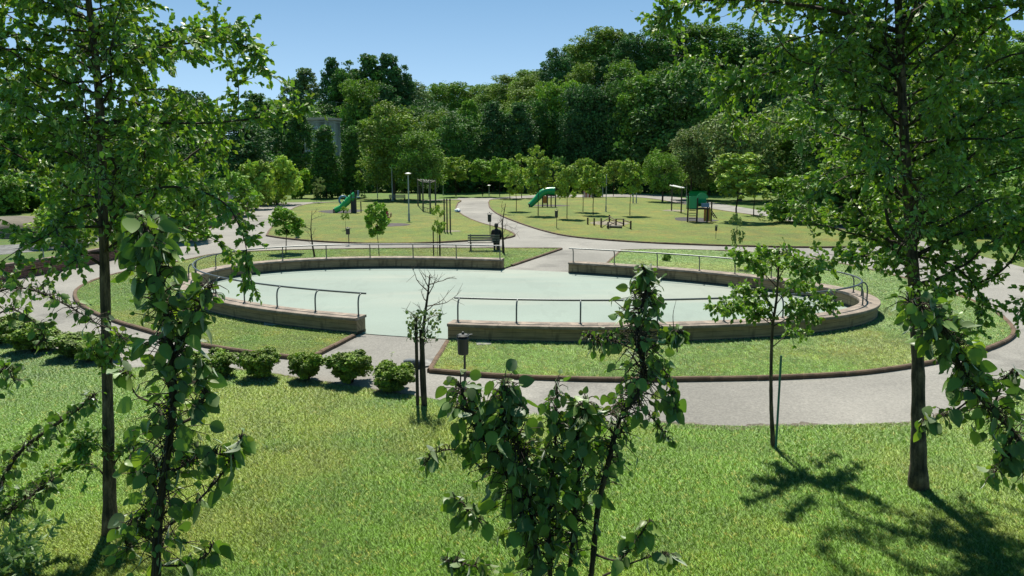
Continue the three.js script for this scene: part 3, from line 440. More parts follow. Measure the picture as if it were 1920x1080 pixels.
const SH = {
  broad: { h: (f, r) => 0.2 + 0.72 * Math.pow(r, 0.85), r: (h) => Math.sqrt(Math.max(0.04, 1 - Math.pow((h - 0.45) / 0.56, 2))) },
  tall: { h: (f, r) => 0.12 + 0.86 * r, r: (h) => h < 0.4 ? 0.7 + 0.75 * h : Math.max(0.16, 1 - Math.pow((h - 0.4) / 0.63, 2.6)) },
  column: { h: (f, r) => 0.04 + 0.92 * r, r: (h) => (h < 0.3 ? 0.7 + h : 1) * Math.pow(Math.max(0.02, 1.02 - h), 0.45) },
  spread: { h: (f, r) => 0.3 + 0.62 * r, r: (h) => Math.pow(Math.sin(Math.PI * clamp(h * 0.9 + 0.02)), 0.6) },
  young: { h: (f, r) => 0.42 + 0.52 * r, r: (h) => Math.sqrt(Math.max(0.05, 1 - Math.pow((h - 0.64) / 0.38, 2))) },
};
// unit trees: height 1, crown radius 0.5 at scale 1
const trunkGeo = (h, r, lean = 0.02) => { const n = 8, p = Array.from({ length: n + 1 }, (_, i) => V(Math.sin(i * 1.1) * lean * 0.4 * i / n, h * i / n, Math.cos(i * 1.7) * lean * 0.4 * i / n)); return tube(p, p.map((_, i) => r * (1.25 - 0.85 * i / n)), 8); };
const protoSpec = {
  broad: [crown({ lobes: 84, per: 210, leaf: 0.03, R: 0.5, asp: 1.75, shape: SH.broad, lobeR: [0.18, 0.4] }), crown({ lobes: 70, per: 240, leaf: 0.031, R: 0.5, asp: 1.75, shape: SH.broad, lobeR: [0.24, 0.44] })],
  tall: [crown({ lobes: 130, per: 120, leaf: 0.036, R: 0.5, asp: 2.4, shape: SH.tall, lobeR: [0.13, 0.27] }), crown({ lobes: 100, per: 140, leaf: 0.034, R: 0.5, asp: 2.7, shape: SH.tall, lobeR: [0.16, 0.3] })],
  column: [crown({ lobes: 110, per: 120, leaf: 0.05, R: 0.5, asp: 2.8, shape: SH.column, lobeR: [0.28, 0.42] })],
  spread: [crown({ lobes: 44, per: 240, leaf: 0.026, R: 0.5, asp: 1, shape: SH.spread, lobeR: [0.2, 0.36] })],
};
const barkFar = std([0.09, 0.075, 0.06], 0.95), tG = trunkGeo(0.8, 0.018), limbG = merge(Array.from({ length: 5 }, (_, i) => { const a = i * 1.4; return tube([V(0, 0.3 + i * 0.06, 0), V(Math.cos(a) * 0.12, 0.42 + i * 0.07, Math.sin(a) * 0.12), V(Math.cos(a) * 0.26, 0.52 + i * 0.07, Math.sin(a) * 0.26)], [0.008, 0.006, 0.003], 5); }));
const protos = {}, used = {};
const marks = [[0, 'at the left edge beyond the street'], [110, 'beyond the roadside cabinet'], [210, 'behind the slender left tree'], [300, 'behind the dark leafy sapling'], [380, 'behind the metal screen'], [450, 'above the far end of the brick wall'], [510, 'above the leafy bushes by the wall'], [560, 'above the lime-green bush'], [610, 'around the pale house'], [655, 'behind the left slide'], [700, 'left of the far bench'], [745, 'behind the far bench'], [790, 'behind the climbing frame'], [840, 'behind the exercise posts'], [880, 'left of the far end of the path'], [920, 'above the far end of the path'], [965, 'left of the right slide'], [1015, 'behind the right slide'], [1060, 'right of the right slide'], [1105, 'behind the red play panel'], [1145, 'behind the log course'], [1190, 'behind the slim posts'], [1235, 'left of the overhead frame'], [1275, 'behind the overhead frame'], [1320, 'behind the playground tower'], [1375, 'behind the bushy playground tree'], [1440, 'left of the right tree'], [1520, 'behind the right crown'], [1600, 'between crown edge and dark trunk'], [1690, 'behind the dark right trunk'], [1780, 'right of the dark right trunk'], [1860, 'near the right edge'], [1950, 'beyond the right edge']];
function woodLabel(u, v, d, kind, mat, w) {
  const tone = { dark: 'dark green', deep: 'bluish-green', mid: 'mid-green', olive: 'olive-green', bright: 'bright green', grey: 'grey-green', hazy: 'pale green' }[mat], form = { broad: 'rounded', tall: 'upright', column: 'columnar', spread: 'spreading' }[kind], row = d < 112 ? 'before the wood' : d < 131 ? 'in the front row' : d < 152 ? 'low on the slope' : d < 172 ? 'halfway up the slope' : 'on the skyline';
  const m = marks.reduce((a, b) => (Math.abs(b[0] - u) < Math.abs(a[0] - u) ? b : a))[1], base = (x) => `${x}${tone} ${form} tree ${row} ${m}`; let l = base(''); if (used[l]) l = base(w > 105 ? 'wide ' : w < 75 ? 'narrow ' : 'smaller ').replace(' of the wood', '').replace(' on the slope', ''); used[l] = 1; return l;
}
function forestTree(u, v, d, wpx, kind, mat, label, group) {
  const top = at(u, v, d), y = land(top.x, top.z), hgt = Math.max(2, top.y - y), wid = wpx / FOC * d, vi = (rnd() * protoSpec[kind].length) | 0, key = kind + vi + mat;
  const nm = kind === 'column' ? 'conifer_tree' : 'forest_tree', lab = label ?? woodLabel(u, v, d, kind, mat, wpx), grp = group ?? 'trees of the wood behind the playgrounds';
  let t;
  if (!protos[key]) { t = protos[key] = thing(nm, lab, 'tree', V(top.x, y - 0.1, top.z)); obj('trunk', tG, barkFar, t); obj('limb', limbG, barkFar, t); obj('crown', protoSpec[kind][vi], FL[mat], t); t.rotation.y = rnd() * 6.28; t.scale.set(wid, hgt, wid); if (grp) t.userData.group = grp; }
  else { t = copy(protos[key], V(top.x, y - 0.1, top.z), rnd() * 6.28, V(wid, hgt, wid)); t.userData = { label: lab, category: 'tree' }; if (grp) t.userData.group = grp; }
  return t;
}
const forest = [
  // front row and named shapes, left to right: u, top v, distance, width px, shape, tone, label
  [430, 215, 95, 150, 'broad', 'deep'], [340, 168, 105, 150, 'broad', 'deep'], [250, 205, 95, 150, 'broad', 'dark'], [150, 215, 88, 160, 'broad', 'mid'], [55, 200, 85, 170, 'broad', 'dark'], [-50, 190, 88, 180, 'broad', 'mid'],
  [480, 175, 150, 100, 'tall', 'dark'], [525, 200, 118, 80, 'tall', 'deep'], [560, 210, 116, 70, 'tall', 'dark'],
  [572, 128, 175, 80, 'tall', 'hazy', 'tall pale hazy tree rising behind the house'], [545, 150, 178, 60, 'tall', 'hazy'],
  [607, 232, 100, 64, 'column', 'dark', 'dark columnar tree just in front of the pale house'], [658, 232, 102, 52, 'column', 'dark', 'dark columnar tree just right of the pale house'],
  [622, 108, 155, 66, 'tall', 'deep', 'thin tall tree, leftmost of the tallest clump on the skyline'], [648, 112, 152, 84, 'tall', 'dark'], [690, 104, 150, 112, 'tall', 'dark', 'tall dark tree at the middle of the tallest skyline clump'], [728, 102, 151, 90, 'tall', 'deep'], [752, 122, 152, 74, 'tall', 'deep'], [680, 150, 142, 100, 'broad', 'mid'], [722, 160, 140, 90, 'tall', 'deep'],
  [735, 186, 96, 118, 'broad', 'olive', 'big round-topped tree with yellowish crest at centre left'], [785, 245, 92, 90, 'broad', 'mid', 'lower rounded tree against the right side of the round-topped one'],
  [820, 205, 128, 90, 'broad', 'olive'], [858, 208, 118, 95, 'broad', 'dark'], [880, 188, 128, 70, 'tall', 'bright'], [925, 190, 122, 80, 'tall', 'deep'], [975, 192, 122, 80, 'tall', 'deep'], [955, 205, 130, 60, 'broad', 'mid'], [1015, 180, 128, 90, 'broad', 'dark'],
  [1048, 152, 130, 100, 'broad', 'bright', 'bright green tree in the middle of the wooded slope'], [1090, 160, 124, 90, 'broad', 'deep'], [1135, 165, 124, 100, 'broad', 'deep'], [1180, 150, 122, 90, 'broad', 'dark'], [1215, 130, 120, 120, 'broad', 'mid'], [1270, 105, 116, 180, 'broad', 'dark', 'huge dark dome-shaped tree right of centre on the slope'], [1350, 130, 122, 130, 'broad', 'deep'], [1430, 140, 122, 130, 'broad', 'deep'],
  [770, 152, 230, 90, 'broad', 'hazy'], [815, 153, 240, 80, 'broad', 'mid'], [850, 155, 245, 80, 'broad', 'mid'], [890, 156, 250, 80, 'broad', 'mid'], [925, 158, 240, 70, 'broad', 'mid'], [960, 140, 215, 80, 'broad', 'olive'], [1000, 130, 200, 80, 'broad', 'mid'], [985, 140, 190, 70, 'broad', 'olive'],
  [1048, 88, 175, 72, 'broad', 'deep', 'dark pointed tree standing out on the left shoulder of the hill'], [1110, 62, 195, 90, 'broad', 'olive'], [1140, 52, 196, 100, 'broad', 'olive', 'domed olive-green tree at the top of the hill'], [1085, 82, 198, 80, 'broad', 'mid'], [1180, 60, 180, 70, 'tall', 'deep'], [1215, 55, 185, 100, 'broad', 'dark'], [1130, 105, 165, 70, 'tall', 'deep'], [1165, 110, 160, 80, 'broad', 'mid'], [1090, 115, 165, 80, 'broad', 'olive'],
  [1270, 45, 190, 120, 'broad', 'dark'], [1340, 45, 188, 120, 'broad', 'mid'], [1400, 52, 186, 120, 'broad', 'dark'], [1460, 62, 180, 110, 'broad', 'deep'], [1510, 66, 178, 100, 'broad', 'dark'], [1570, 72, 176, 100, 'broad', 'mid'], [1640, 66, 178, 120, 'broad', 'dark'], [1720, 60, 176, 130, 'broad', 'deep'], [1800, 60, 172, 140, 'broad', 'dark'], [1890, 55, 170, 150, 'broad', 'mid'],
  [1395, 212, 92, 180, 'spread', 'grey', 'pale grey-green willowy tree at the right edge of the playground'], [1300, 240, 96, 90, 'broad', 'grey'], [1245, 285, 90, 80, 'spread', 'mid'], [1500, 200, 95, 150, 'broad', 'mid'],
  [1580, 210, 85, 170, 'broad', 'dark'], [1680, 215, 80, 170, 'broad', 'mid'], [1780, 215, 75, 170, 'broad', 'dark'], [1890, 215, 70, 180, 'broad', 'mid'],
  [1620, 330, 62, 130, 'broad', 'mid'], [1740, 340, 58, 140, 'broad', 'dark'], [1850, 360, 52, 150, 'broad', 'mid'],
];
for (const a of forest) forestTree(...a);
const sky1 = [[400, 190], [520, 175], [560, 165], [620, 140], [700, 130], [760, 170], [900, 170], [960, 150], [1040, 110], [1120, 80], [1300, 70], [1500, 85], [1950, 80]];
for (const [d, v0, v1, n] of [[134, 1, 0.0, 17], [146, 0.62, 0, 16], [160, 0.35, 0, 16]]) for (let i = 0; i < n; i++) { const u = 470 + (i + rr(0.2, 0.8)) * 1450 / n, s = lerpTab(sky1, u), v = s + 12 + (200 - s) * v0 + rr(-12, 14); forestTree(u, Math.max(s + 8, v), d + rr(-5, 5), rr(80, 130), rnd() < 0.7 ? 'broad' : 'tall', ['dark', 'deep', 'mid', 'dark', 'olive', 'deep'][rnd() * 6 | 0]); }
{ // undergrowth that closes the foot of the wood
  const g = crown({ lobes: 20, per: 170, leaf: 0.06, R: 0.5, shape: { h: (f, r) => 0.1 + 0.6 * r, r: (h) => Math.sqrt(1 - h * h * 0.9) }, lobeR: [0.3, 0.45] }); let proto;
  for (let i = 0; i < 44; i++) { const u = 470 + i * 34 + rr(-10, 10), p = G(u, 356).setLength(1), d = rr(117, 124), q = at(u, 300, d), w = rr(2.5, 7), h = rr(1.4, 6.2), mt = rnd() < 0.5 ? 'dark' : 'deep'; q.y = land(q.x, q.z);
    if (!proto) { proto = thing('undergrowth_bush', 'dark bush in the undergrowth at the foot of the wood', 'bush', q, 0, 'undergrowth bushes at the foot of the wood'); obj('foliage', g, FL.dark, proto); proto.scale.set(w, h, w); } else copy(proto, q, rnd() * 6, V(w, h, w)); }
}
{ const g = crown({ lobes: 24, per: 170, leaf: 0.06, R: 0.5, shape: { h: (f, r) => 0.1 + 0.7 * r, r: (h) => Math.sqrt(1 - h * h * 0.85) }, lobeR: [0.28, 0.42] }); let proto; for (let i = 0; i < 15; i++) { const u = -110 + i * 40 + rr(-8, 8), p = G(u, 398 - Math.max(0, i - 9) * 5 + rr(-4, 4)), d = -p.z, h = at(u, rr(300, 335), d).y, w = rr(75, 105) / FOC * d;
  if (!proto) { proto = thing('hedge_bush', 'tall green bush in the thicket beyond the street on the left', 'bush', p, 0, 'thicket bushes beyond the street'); obj('foliage', g, FL.mid, proto); proto.scale.set(w, h, w); } else { const c = copy(proto, p, rnd() * 6, V(w, h, w)); if (i % 3 === 1) c.children[0].material = FL.dark; } } }
// bushes at the back left by the fence
const bushG = [crown({ lobes: 24, per: 150, leaf: 0.055, R: 0.5, shape: { h: (f, r) => 0.12 + 0.7 * r, r: (h) => Math.sqrt(Math.max(0.1, 1 - h * h * 0.85)) }, lobeR: [0.26, 0.4] }), crown({ lobes: 18, per: 180, leaf: 0.07, R: 0.5, shape: { h: (f, r) => 0.12 + 0.7 * r, r: (h) => Math.sqrt(Math.max(0.1, 1 - h * h * 0.85)) }, lobeR: [0.3, 0.45] })];
function bush(u, vb, vt, w, mat, label, i = 0) { const p = G(u, vb), d = -p.z, h = at(u, vt, d).y, o = thing('bush', label, 'bush', p); obj('foliage', bushG[i], FL[mat], o); obj('stem', tube([V(0, -0.02, 0), V(0.01, 0.3, 0)], [0.03, 0.02], 6), barkFar, o); o.scale.set(w / FOC * d, h, w / FOC * d); o.rotation.y = rnd() * 6; return o; }
bush(520, 384, 290, 90, 'park', 'tall pale-flecked bush at the end of the brick wall'); bush(566, 372, 316, 52, 'lime', 'bright lime-green bush at the back of the left playground', 1); bush(480, 392, 300, 70, 'park', 'leafy bush over the far end of the grey fence', 1); bush(622, 371, 318, 46, 'mid', 'mid-green bush left of the slide at the wood edge'); bush(440, 405, 320, 90, 'mid', 'broad green bush behind the grey metal fence'); bush(1330, 366, 315, 70, 'mid', 'low green bush behind the playground tower'); bush(1290, 362, 335, 60, 'lime', 'low lime-green bush behind the overhead frame', 1); bush(1118, 371, 357, 22, 'deep', 'small round dark bush by the red play panel'); bush(350, 452, 330, 120, 'mid', 'large green bush beyond the brick wall', 1); bush(120, 462, 385, 110, 'park', 'light green bush beyond the street fence'); [[1500, 418, 318, 120], [1585, 424, 300, 130], [1670, 430, 310, 120], [1760, 436, 300, 140], [1850, 442, 310, 140], [1935, 452, 320, 140]].forEach(([u, vb, vt, w], i) => bush(u, vb, vt, w, ['mid', 'dark', 'mid'][i % 3], ['tall bush at the back right, just left of the right crown', 'tall dark bush behind the right crown', 'tall green bush left of the dark right trunk', 'tall bush directly behind the dark right trunk', 'tall dark bush right of the dark right trunk', 'tall green bush at the right edge behind the crown'][i], i % 2));
bush(1250, 492, 474, 16, 'mid', 'tiny young shrub in the lawn behind the right basin wall');

// ------------------------------------------------------------------ park trees
const youngG = [crown({ lobes: 44, per: 80, leaf: 0.062, R: 0.5, asp: 2, shape: SH.young, lobeR: [0.12, 0.3], fill: 0.25 }), crown({ lobes: 36, per: 95, leaf: 0.064, R: 0.5, asp: 2, shape: SH.young, lobeR: [0.12, 0.34], fill: 0.25 }), crown({ lobes: 20, per: 60, leaf: 0.06, R: 0.5, asp: 2, shape: SH.young, lobeR: [0.1, 0.26], fill: 0.3 }), crown({ lobes: 40, per: 85, leaf: 0.066, R: 0.5, asp: 2, shape: SH.young, lobeR: [0.12, 0.36], fill: 0.25 })];
const youngTrunk = merge([trunkGeo(0.75, 0.013, 0.06), ...Array.from({ length: 5 }, (_, i) => { const a = i * 1.9; return tube([V(0, 0.42 + i * 0.05, 0), V(Math.cos(a) * 0.09, 0.52 + i * 0.05, Math.sin(a) * 0.09), V(Math.cos(a) * 0.2, 0.6 + i * 0.05, Math.sin(a) * 0.2)], [0.006, 0.004, 0.002], 4); })]);
const yp = {};
let youngN = 0;
function young(u, vb, vt, w, mat, label, i = 0, lean = 0) {
  if (i < 2 && youngN++ % 3 === 2) i = 3;
  w *= 1.12; const p = G(u, vb, LAWN), d = -p.z, h = at(u, vt, d).y - LAWN, k = i + mat; let t;
  if (!yp[k]) { t = yp[k] = thing('young_tree', label, 'tree', p); obj('trunk', youngTrunk, M.darkbark, t); obj('crown', youngG[i], FL[mat], t); t.scale.set(w / FOC * d, h, w / FOC * d); t.rotation.y = rnd() * 6; }
  else t = copy(yp[k], p, rnd() * 6, V(w / FOC * d, h, w / FOC * d), label);
  t.rotation.z = lean; return t;
}
young(968, 396, 310, 42, 'park', 'young tree left of the right slide, casting a small shadow');
young(1009, 404, 293, 52, 'park', 'young tree standing in front of the right slide', 1);
young(1063, 410, 308, 44, 'park', 'young tree just right of the thin bin post on the right lawn');
young(1093, 397, 296, 42, 'park', 'young tree at the left end of the red play panel', 1);
young(1112, 403, 305, 48, 'park', 'young tree with curved trunk in front of the red play panel');
young(1181, 404, 298, 46, 'park', 'young tree behind the right end of the log course', 1);
young(956, 373, 298, 40, 'bright', 'bright young tree at the back of the right lawn, beside the path');
young(978, 371, 285, 46, 'park', 'taller young tree in the back row left of the slide', 2);
young(1005, 369, 268, 34, 'park', 'tallest of the thin young trees in the back row', 2);
young(937, 369, 292, 40, 'bright', 'bright young tree right of the far end of the path');
young(905, 368, 297, 46, 'bright', 'bright young tree at the far end of the path', 1);
young(855, 368, 290, 52, 'park', 'young tree at the wood edge left of the path end');
young(1150, 368, 300, 38, 'park', 'young tree in the back row behind the lamp poles', 1);
young(1038, 368, 300, 40, 'park', 'young tree in the back row above the right slide', 2);
young(1287, 366, 280, 52, 'grey', 'pale young tree beside the lamp behind the overhead frame', 1);
young(1243, 378, 300, 50, 'grey', 'small pale tree left of the overhead frame', 2);
young(1380, 415, 285, 100, 'park', 'bushy tree beside the playground tower, hiding its right side', 1);
young(1413, 404, 330, 60, 'park', 'small tree behind the bushy one at the right playground', 2);
young(684, 372, 296, 36, 'park', 'narrow young tree behind the left slide at the wood edge', 2);
young(602, 380, 330, 18, 'grey', 'spindly grey young tree left of the left slide', 2); young(594, 378, 340, 16, 'grey', 'short spindly young tree next to the spindly grey one', 2);
young(711, 482, 376, 46, 'bright', 'small round bright tree behind the left basin wall', 0, 0.05);
young(536, 475, 388, 60, 'bright', 'small leaning leafy tree by the path behind the left basin wall', 1, 0.12);
young(821, 481, 380, 30, 'park', 'thin young tree between two stakes behind the basin wall', 2);
young(648, 431, 385, 18, 'park', 'sparse sapling beside the bin on the left lawn', 2);
young(1377, 502, 395, 30, 'grey', 'thin sapling with few leaves behind the right basin wall', 2);
function stake(u, vb, vt, r, m, label, group) { const p = G(u, vb, vb > 470 && u < 1900 ? LAWN : 0), h = at(u, vt, -p.z).y - p.y; const o = thing('tree_stake', label, 'stake', p, 0, group); obj('post', new THREE.CylinderGeometry(r * 0.95, r, h, 10).translate(0, h / 2, 0), m, o); return o; }
stake(813, 479, 425, 0.03, M.stake, 'left wooden stake of the thin young tree behind the basin'); stake(825, 479, 428, 0.04, M.stake, 'right wooden stake of the thin young tree behind the basin');
// bare saplings
function bare(name, label, trunkPx, d, r, twigs, base) {
  const pts = P(trunkPx, d); pts[0].y = base; const b = pts[0], root = thing(name, label, 'sapling', b), c = spline(pts, 24), rel = (p) => p.clone().sub(b);
  obj('trunk', tube(c.map(rel), c.map((_, i) => r * (1 - 0.8 * i / 24)), 7), M.darkbark, root);
  for (let i = 0; i < twigs; i++) { const s = c[8 + (i * 16 / twigs | 0)], pts = [s.clone()]; let dd = dirRnd(0.7), p = s.clone(), L = r * rr(8, 16); for (let k = 0; k < 6; k++) { dd.add(dirRnd(0.2).multiplyScalar(0.4)).normalize(); p = p.clone().addScaledVector(dd, L / 6); pts.push(p); } const gs = [tube(pts.map(rel), [0.22, 0.19, 0.16, 0.13, 0.1, 0.08, 0.06].map((k) => k * r), 4)]; for (let q = 2; q < 6; q++) { const e = pts[q].clone().addScaledVector(dirRnd(0.4), L * 0.35); gs.push(tube([rel(pts[q]), rel(e)], [0.1 * r, 0.04 * r], 3)); } obj('twig', gs, M.darkbark, root); }
  return root;
}
bare('bare_sapling', 'leafless slightly leaning sapling behind the left basin wall', [[590, 484], [586, 460], [583, 430], [585, 395]], -G(590, 484).z, 0.05, 9, LAWN);
bare('bare_sapling', 'leafless dark sapling at the right end of the bench', [[944, 477], [943, 450], [942, 420], [948, 382]], -G(944, 477).z, 0.07, 9, LAWN);

// small tree with a green stake on the near lawn
{
  const b = G(1450, 838), d = -b.z; const yv = (v) => at(1450, v, d).y;
  nearTree({ name: 'broadleaf_tree', label: 'small thin-trunked tree tied to a green stake at the near edge of the path', trunk: [b, ...P([[1446, 760], [1446, 680], [1449, 610], [1456, 560], [1460, 500], [1462, 470]], d)], r0: 0.032, r1: 0.012, limbs: 0, y0: 0, y1: 1, ytop: yv(450), limbR: 0.02, twigs: 2, perTwig: 8, leaf: 0.062, env: () => 1,
    extra: [[[1449, 610], [1410, 585], [1370, 575], [1333, 577]], [[1450, 605], [1420, 570], [1385, 565], [1360, 580]], [[1452, 595], [1430, 550], [1400, 542], [1385, 545]], [[1449, 612], [1490, 590], [1520, 575], [1560, 570]], [[1452, 600], [1480, 570], [1500, 580], [1530, 600]], [[1456, 570], [1480, 540], [1500, 530], [1540, 560]], [[1458, 540], [1430, 510], [1410, 490], [1380, 478]], [[1458, 530], [1470, 505], [1490, 495], [1510, 490]], [[1460, 510], [1450, 490], [1430, 480], [1420, 500]], [[1460, 490], [1466, 475], [1475, 470], [1480, 480]], [[1450, 610], [1440, 590], [1430, 580], [1420, 590]], [[1449, 650], [1480, 625], [1495, 620], [1515, 630]]].map((p, i) => ({ pts: spline(p.map(([u, v], k) => at(u, v, d + (i % 3 - 1) * 0.22 * k)), 10), r: 0.009, tw: i === 11 ? 3 : 8, tl: 0.6, from: 0.2 })), parts: 150 });
  stake(1455, 836, 660, 0.018, M.greenStake, 'thin green stake tied to the small tree at the near path edge').position.y = 0;
}
// two dark stakes with a nearly dead tree between them
{
  const s1 = stake(783, 756, 587, 0.032, M.stake, 'taller dark wooden stake of the nearly dead tree'); s1.position.y = 0;
  const p = G(792, 760); const t = bare('dying_tree', 'nearly dead young tree with bare twiggy top and a leafy tuft, beside two stakes', [[795, 762], [791, 700], [792, 640], [797, 590], [803, 545], [806, 515]], -p.z, 0.05, 15, 0), lv = [];
  for (let i = 0; i < 230; i++) { const q = at(798 + rr(-34, 28), 608 + rr(-26, 30), -p.z + rr(-0.25, 0.25)); leafAlong(lv, q, dirRnd(0.1), 0.07); } putLeaves(t, lv, treeLeafGeo, [leafMat([0.10, 0.16, 0.035]), leafMat([0.075, 0.13, 0.03])], 120);
  const o = thing('tree_stake', 'shorter thick wooden stake leaning beside the nearly dead tree', 'stake', G(796, 762)); const q = at(790, 618, -p.z); obj('post', tube([V(0, 0, 0), q.clone().sub(o.position)], [0.055, 0.045], 10), M.stake, o);
}
// clipped round bushes along the path
{
  const ballG = [0, 1].map(() => crown({ lobes: 46, per: 300, leaf: 0.055, R: 0.5, Hh: 1, up: 0.5, shape: { h: (f, r) => 0.16 + 0.64 * r, r: (h) => Math.sqrt(Math.max(0.1, 1 - Math.pow((h - 0.6) / 0.52, 2))) }, lobeR: [0.16, 0.32], fill: 0.3 })), pr = {};
  const list = [[398, 716, 652, 86, 'small clipped bush, first of the five left of the stakes'], [490, 718, 650, 72, 'neat round clipped bush, second of the five along the path'], [576, 722, 655, 66, 'round clipped bush in the middle of the five along the path'], [656, 726, 655, 84, 'wide loose-topped clipped bush, fourth of the five along the path'], [738, 741, 676, 82, 'clipped bush with one tall shoot, nearest the wooden stakes'], [12, 650, 588, 96, 'clipped bush at the left edge of the photo, cut by the frame'], [68, 668, 602, 96, 'wide clipped bush second from the left edge'], [150, 678, 622, 100, 'broad clipped bush left of the slender tree trunk'], [192, 684, 625, 80, 'clipped bush half hidden behind the slender tree trunk'], [-60, 640, 585, 90, 'clipped bush just beyond the left edge']];
  list.forEach(([u, vb, vt, w, label], i) => { const p = G(u, vb - 8), d = -p.z, k = i % 2; let t; const h = at(u, vt, d).y, s = V(w / FOC * d * 1.04, h, w / FOC * d * 1.04);
    if (!pr[k]) { t = pr[k] = thing('clipped_bush', label, 'bush', p, 0, 'clipped bushes along the path edge'); obj('foliage', ballG[k], FL.hedge, t, 'stuff'); for (let q = 0; q < 4; q++) obj('stem', tube([V(0.04 * Math.cos(q * 1.7), -0.03, 0.04 * Math.sin(q * 1.7)), V(0.13 * Math.cos(q * 1.7), 0.25, 0.13 * Math.sin(q * 1.7)), V(0.2 * Math.cos(q * 1.7), 0.5, 0.2 * Math.sin(q * 1.7))], [0.028, 0.02, 0.012], 6), M.darkbark, t); t.scale.copy(s); }
    else t = copy(pr[k], p, i * 1.3, s, label);
    if (label.includes('one tall shoot')) { const sh = [], lp = at(746, 648, d); for (let q = 0; q < 24; q++) { const f = rnd(); const c = leafShape(0.07, 0.04, 2); c.applyQuaternion(new THREE.Quaternion().setFromUnitVectors(V(0, 1, 0), dirRnd(0.4))); c.translate(0.02 * Math.sin(f * 9), 0.75 + f * 0.55, 0.02); sh.push(c); } const g = merge(sh), col = new Float32Array(g.attributes.position.count * 3).fill(1); g.setAttribute('color', new THREE.BufferAttribute(col, 3)); obj('shoot', g, FL.hedge, t); }
  });
}

// ------------------------------------------------------------------ park furniture
function lamp(u, vb, vt, label, head = 1, r = 0.045) {
  const p = G(u, vb, LAWN), h = at(u, vt, -p.z).y - p.y, o = thing('park_lamp', label, 'lamp', p);
  obj('pole', tube([V(0, 0, 0), V(0, 0.5, 0), V(0, 0.55, 0), V(0, h, 0)], [r * 1.5, r * 1.5, r, r * 0.8], 10), M.lampPole, o); obj('base_plate', new THREE.CylinderGeometry(r * 2.4, r * 2.4, 0.03, 12).translate(0, 0.015, 0), M.lampPole, o);
  if (head) obj('lamp_head', new THREE.LatheGeometry([[0.02, -0.05], [0.10, -0.05], [0.24, 0.0], [0.25, 0.03], [0.12, 0.09], [0, 0.1]].map(([x, y]) => new THREE.Vector2(x, y)), 18).translate(0, h, 0), M.lampHead, o);
  else obj('cap', new THREE.SphereGeometry(r * 1.1, 10, 6).translate(0, h, 0), M.lampHead, o);
  return o;
}
lamp(736, 376, 315, 'round-headed lamp post behind the far bench', 1, 0.07); lamp(767, 413, 326, 'round-headed lamp post in the middle of the left lawn', 1, 0.06); lamp(708, 372, 318, 'round-headed lamp against the dark trees left of the far bench'); lamp(804, 370, 330, 'lamp head seen above the timber frame', 1); lamp(831, 366, 340, 'thin lamp post behind the three exercise posts', 0);
lamp(1130, 370, 336, 'shorter of two thin poles on the right lawn', 0); lamp(1136, 397, 328, 'taller of two thin poles on the right lawn', 0); lamp(1287, 372, 334, 'thin pole behind the overhead frame', 0); lamp(917, 367, 348, 'short pale post at the far end of the path', 1, 0.05); lamp(1193, 381, 357, 'slim post on the path side behind the log course', 0); lamp(1187, 381, 359, 'slim post next to another at the back of the right lawn', 0);
{ // far bench, seen from behind, and the near bench
  const bench = (u, v, w, mat, label, turn) => { const p = G(u, v, LAWN), L = w / FOC * -p.z, o = thing('park_bench', label, 'bench', p, turn);
    for (const y of [0.56, 0.68, 0.80]) obj('back_slat', bx(L, 0.085, 0.03, 0, y, 0.02 + (0.8 - y) * -0.12), mat, o); for (const z of [-0.12, -0.24, -0.36, -0.48]) obj('seat_slat', bx(L, 0.035, 0.095, 0, 0.44, z), mat, o);
    for (const s of [-1, 1]) { const x = s * (L / 2 - 0.14); obj('leg', [bx(0.06, 0.44, 0.06, x, 0.22, -0.03), bx(0.06, 0.42, 0.06, x, 0.21, -0.46), bx(0.06, 0.05, 0.52, x, 0.4, -0.25), bx(0.05, 0.5, 0.05, x, 0.62, -0.005)], M.iron, o); } return o; };
  bench(745, 379, 31, M.benchWood, 'pale wooden bench seen from behind in front of the dark wood', 0);
  bench(907, 471, 60, M.benchWood, 'grey slatted bench behind the basin, person seated at its right end', 0);
}
function bin(u, vb, vt, label, s = 1) {
  const p = G(u, vb, vb > 600 ? 0 : LAWN), h = at(u, vt, -p.z).y - p.y, o = thing('litter_bin', label, 'bin', p, 0.4), r = 0.13 * s;
  obj('post', new THREE.CylinderGeometry(0.028 * s, 0.028 * s, h * 0.86, 10).translate(0.05 * s, h * 0.43, -0.03), M.iron, o);
  obj('bucket', new THREE.LatheGeometry([[0, h * 0.56], [r * 0.9, h * 0.56], [r, h * 0.58], [r * 1.05, h * 0.84], [r * 1.16, h * 0.85], [r * 1.16, h * 0.875], [r * 0.96, h * 0.875], [r * 0.9, h * 0.6], [0, h * 0.6]].map(([x, y]) => new THREE.Vector2(x, y)), 16), M.iron, o);
  const lid = obj('lid', [new THREE.CylinderGeometry(r * 0.85, r * 1.2, 0.03, 16).translate(0, h * 0.93, 0), new THREE.SphereGeometry(r * 0.3, 10, 6).translate(0, h * 0.965, 0)], M.iron, o); lid.rotation.z = 0; 
  obj('bracket', [bx(0.02, h * 0.1, 0.02, r * 1.05, h * 0.9, 0), bx(0.02, h * 0.1, 0.02, -r * 1.05, h * 0.9, 0), bx(r * 1.5, 0.02, 0.05, r * 1.2, h * 0.92, 0, 0.3)], M.iron, o); return o;
}
bin(869, 719, 621, 'black litter bin on a thin post in the lawn in front of the basin', 0.85); bin(653, 458, 425, 'dark litter bin on a post at the front of the left lawn', 0.85); bin(918, 440, 397, 'dark litter bin on a post beside the path between the lawns', 0.85); bin(1043, 428, 391, 'dark litter bin on a post at the front of the right lawn', 0.8); bin(1342, 448, 421, 'dark small post bin below the playground tower', 0.5);
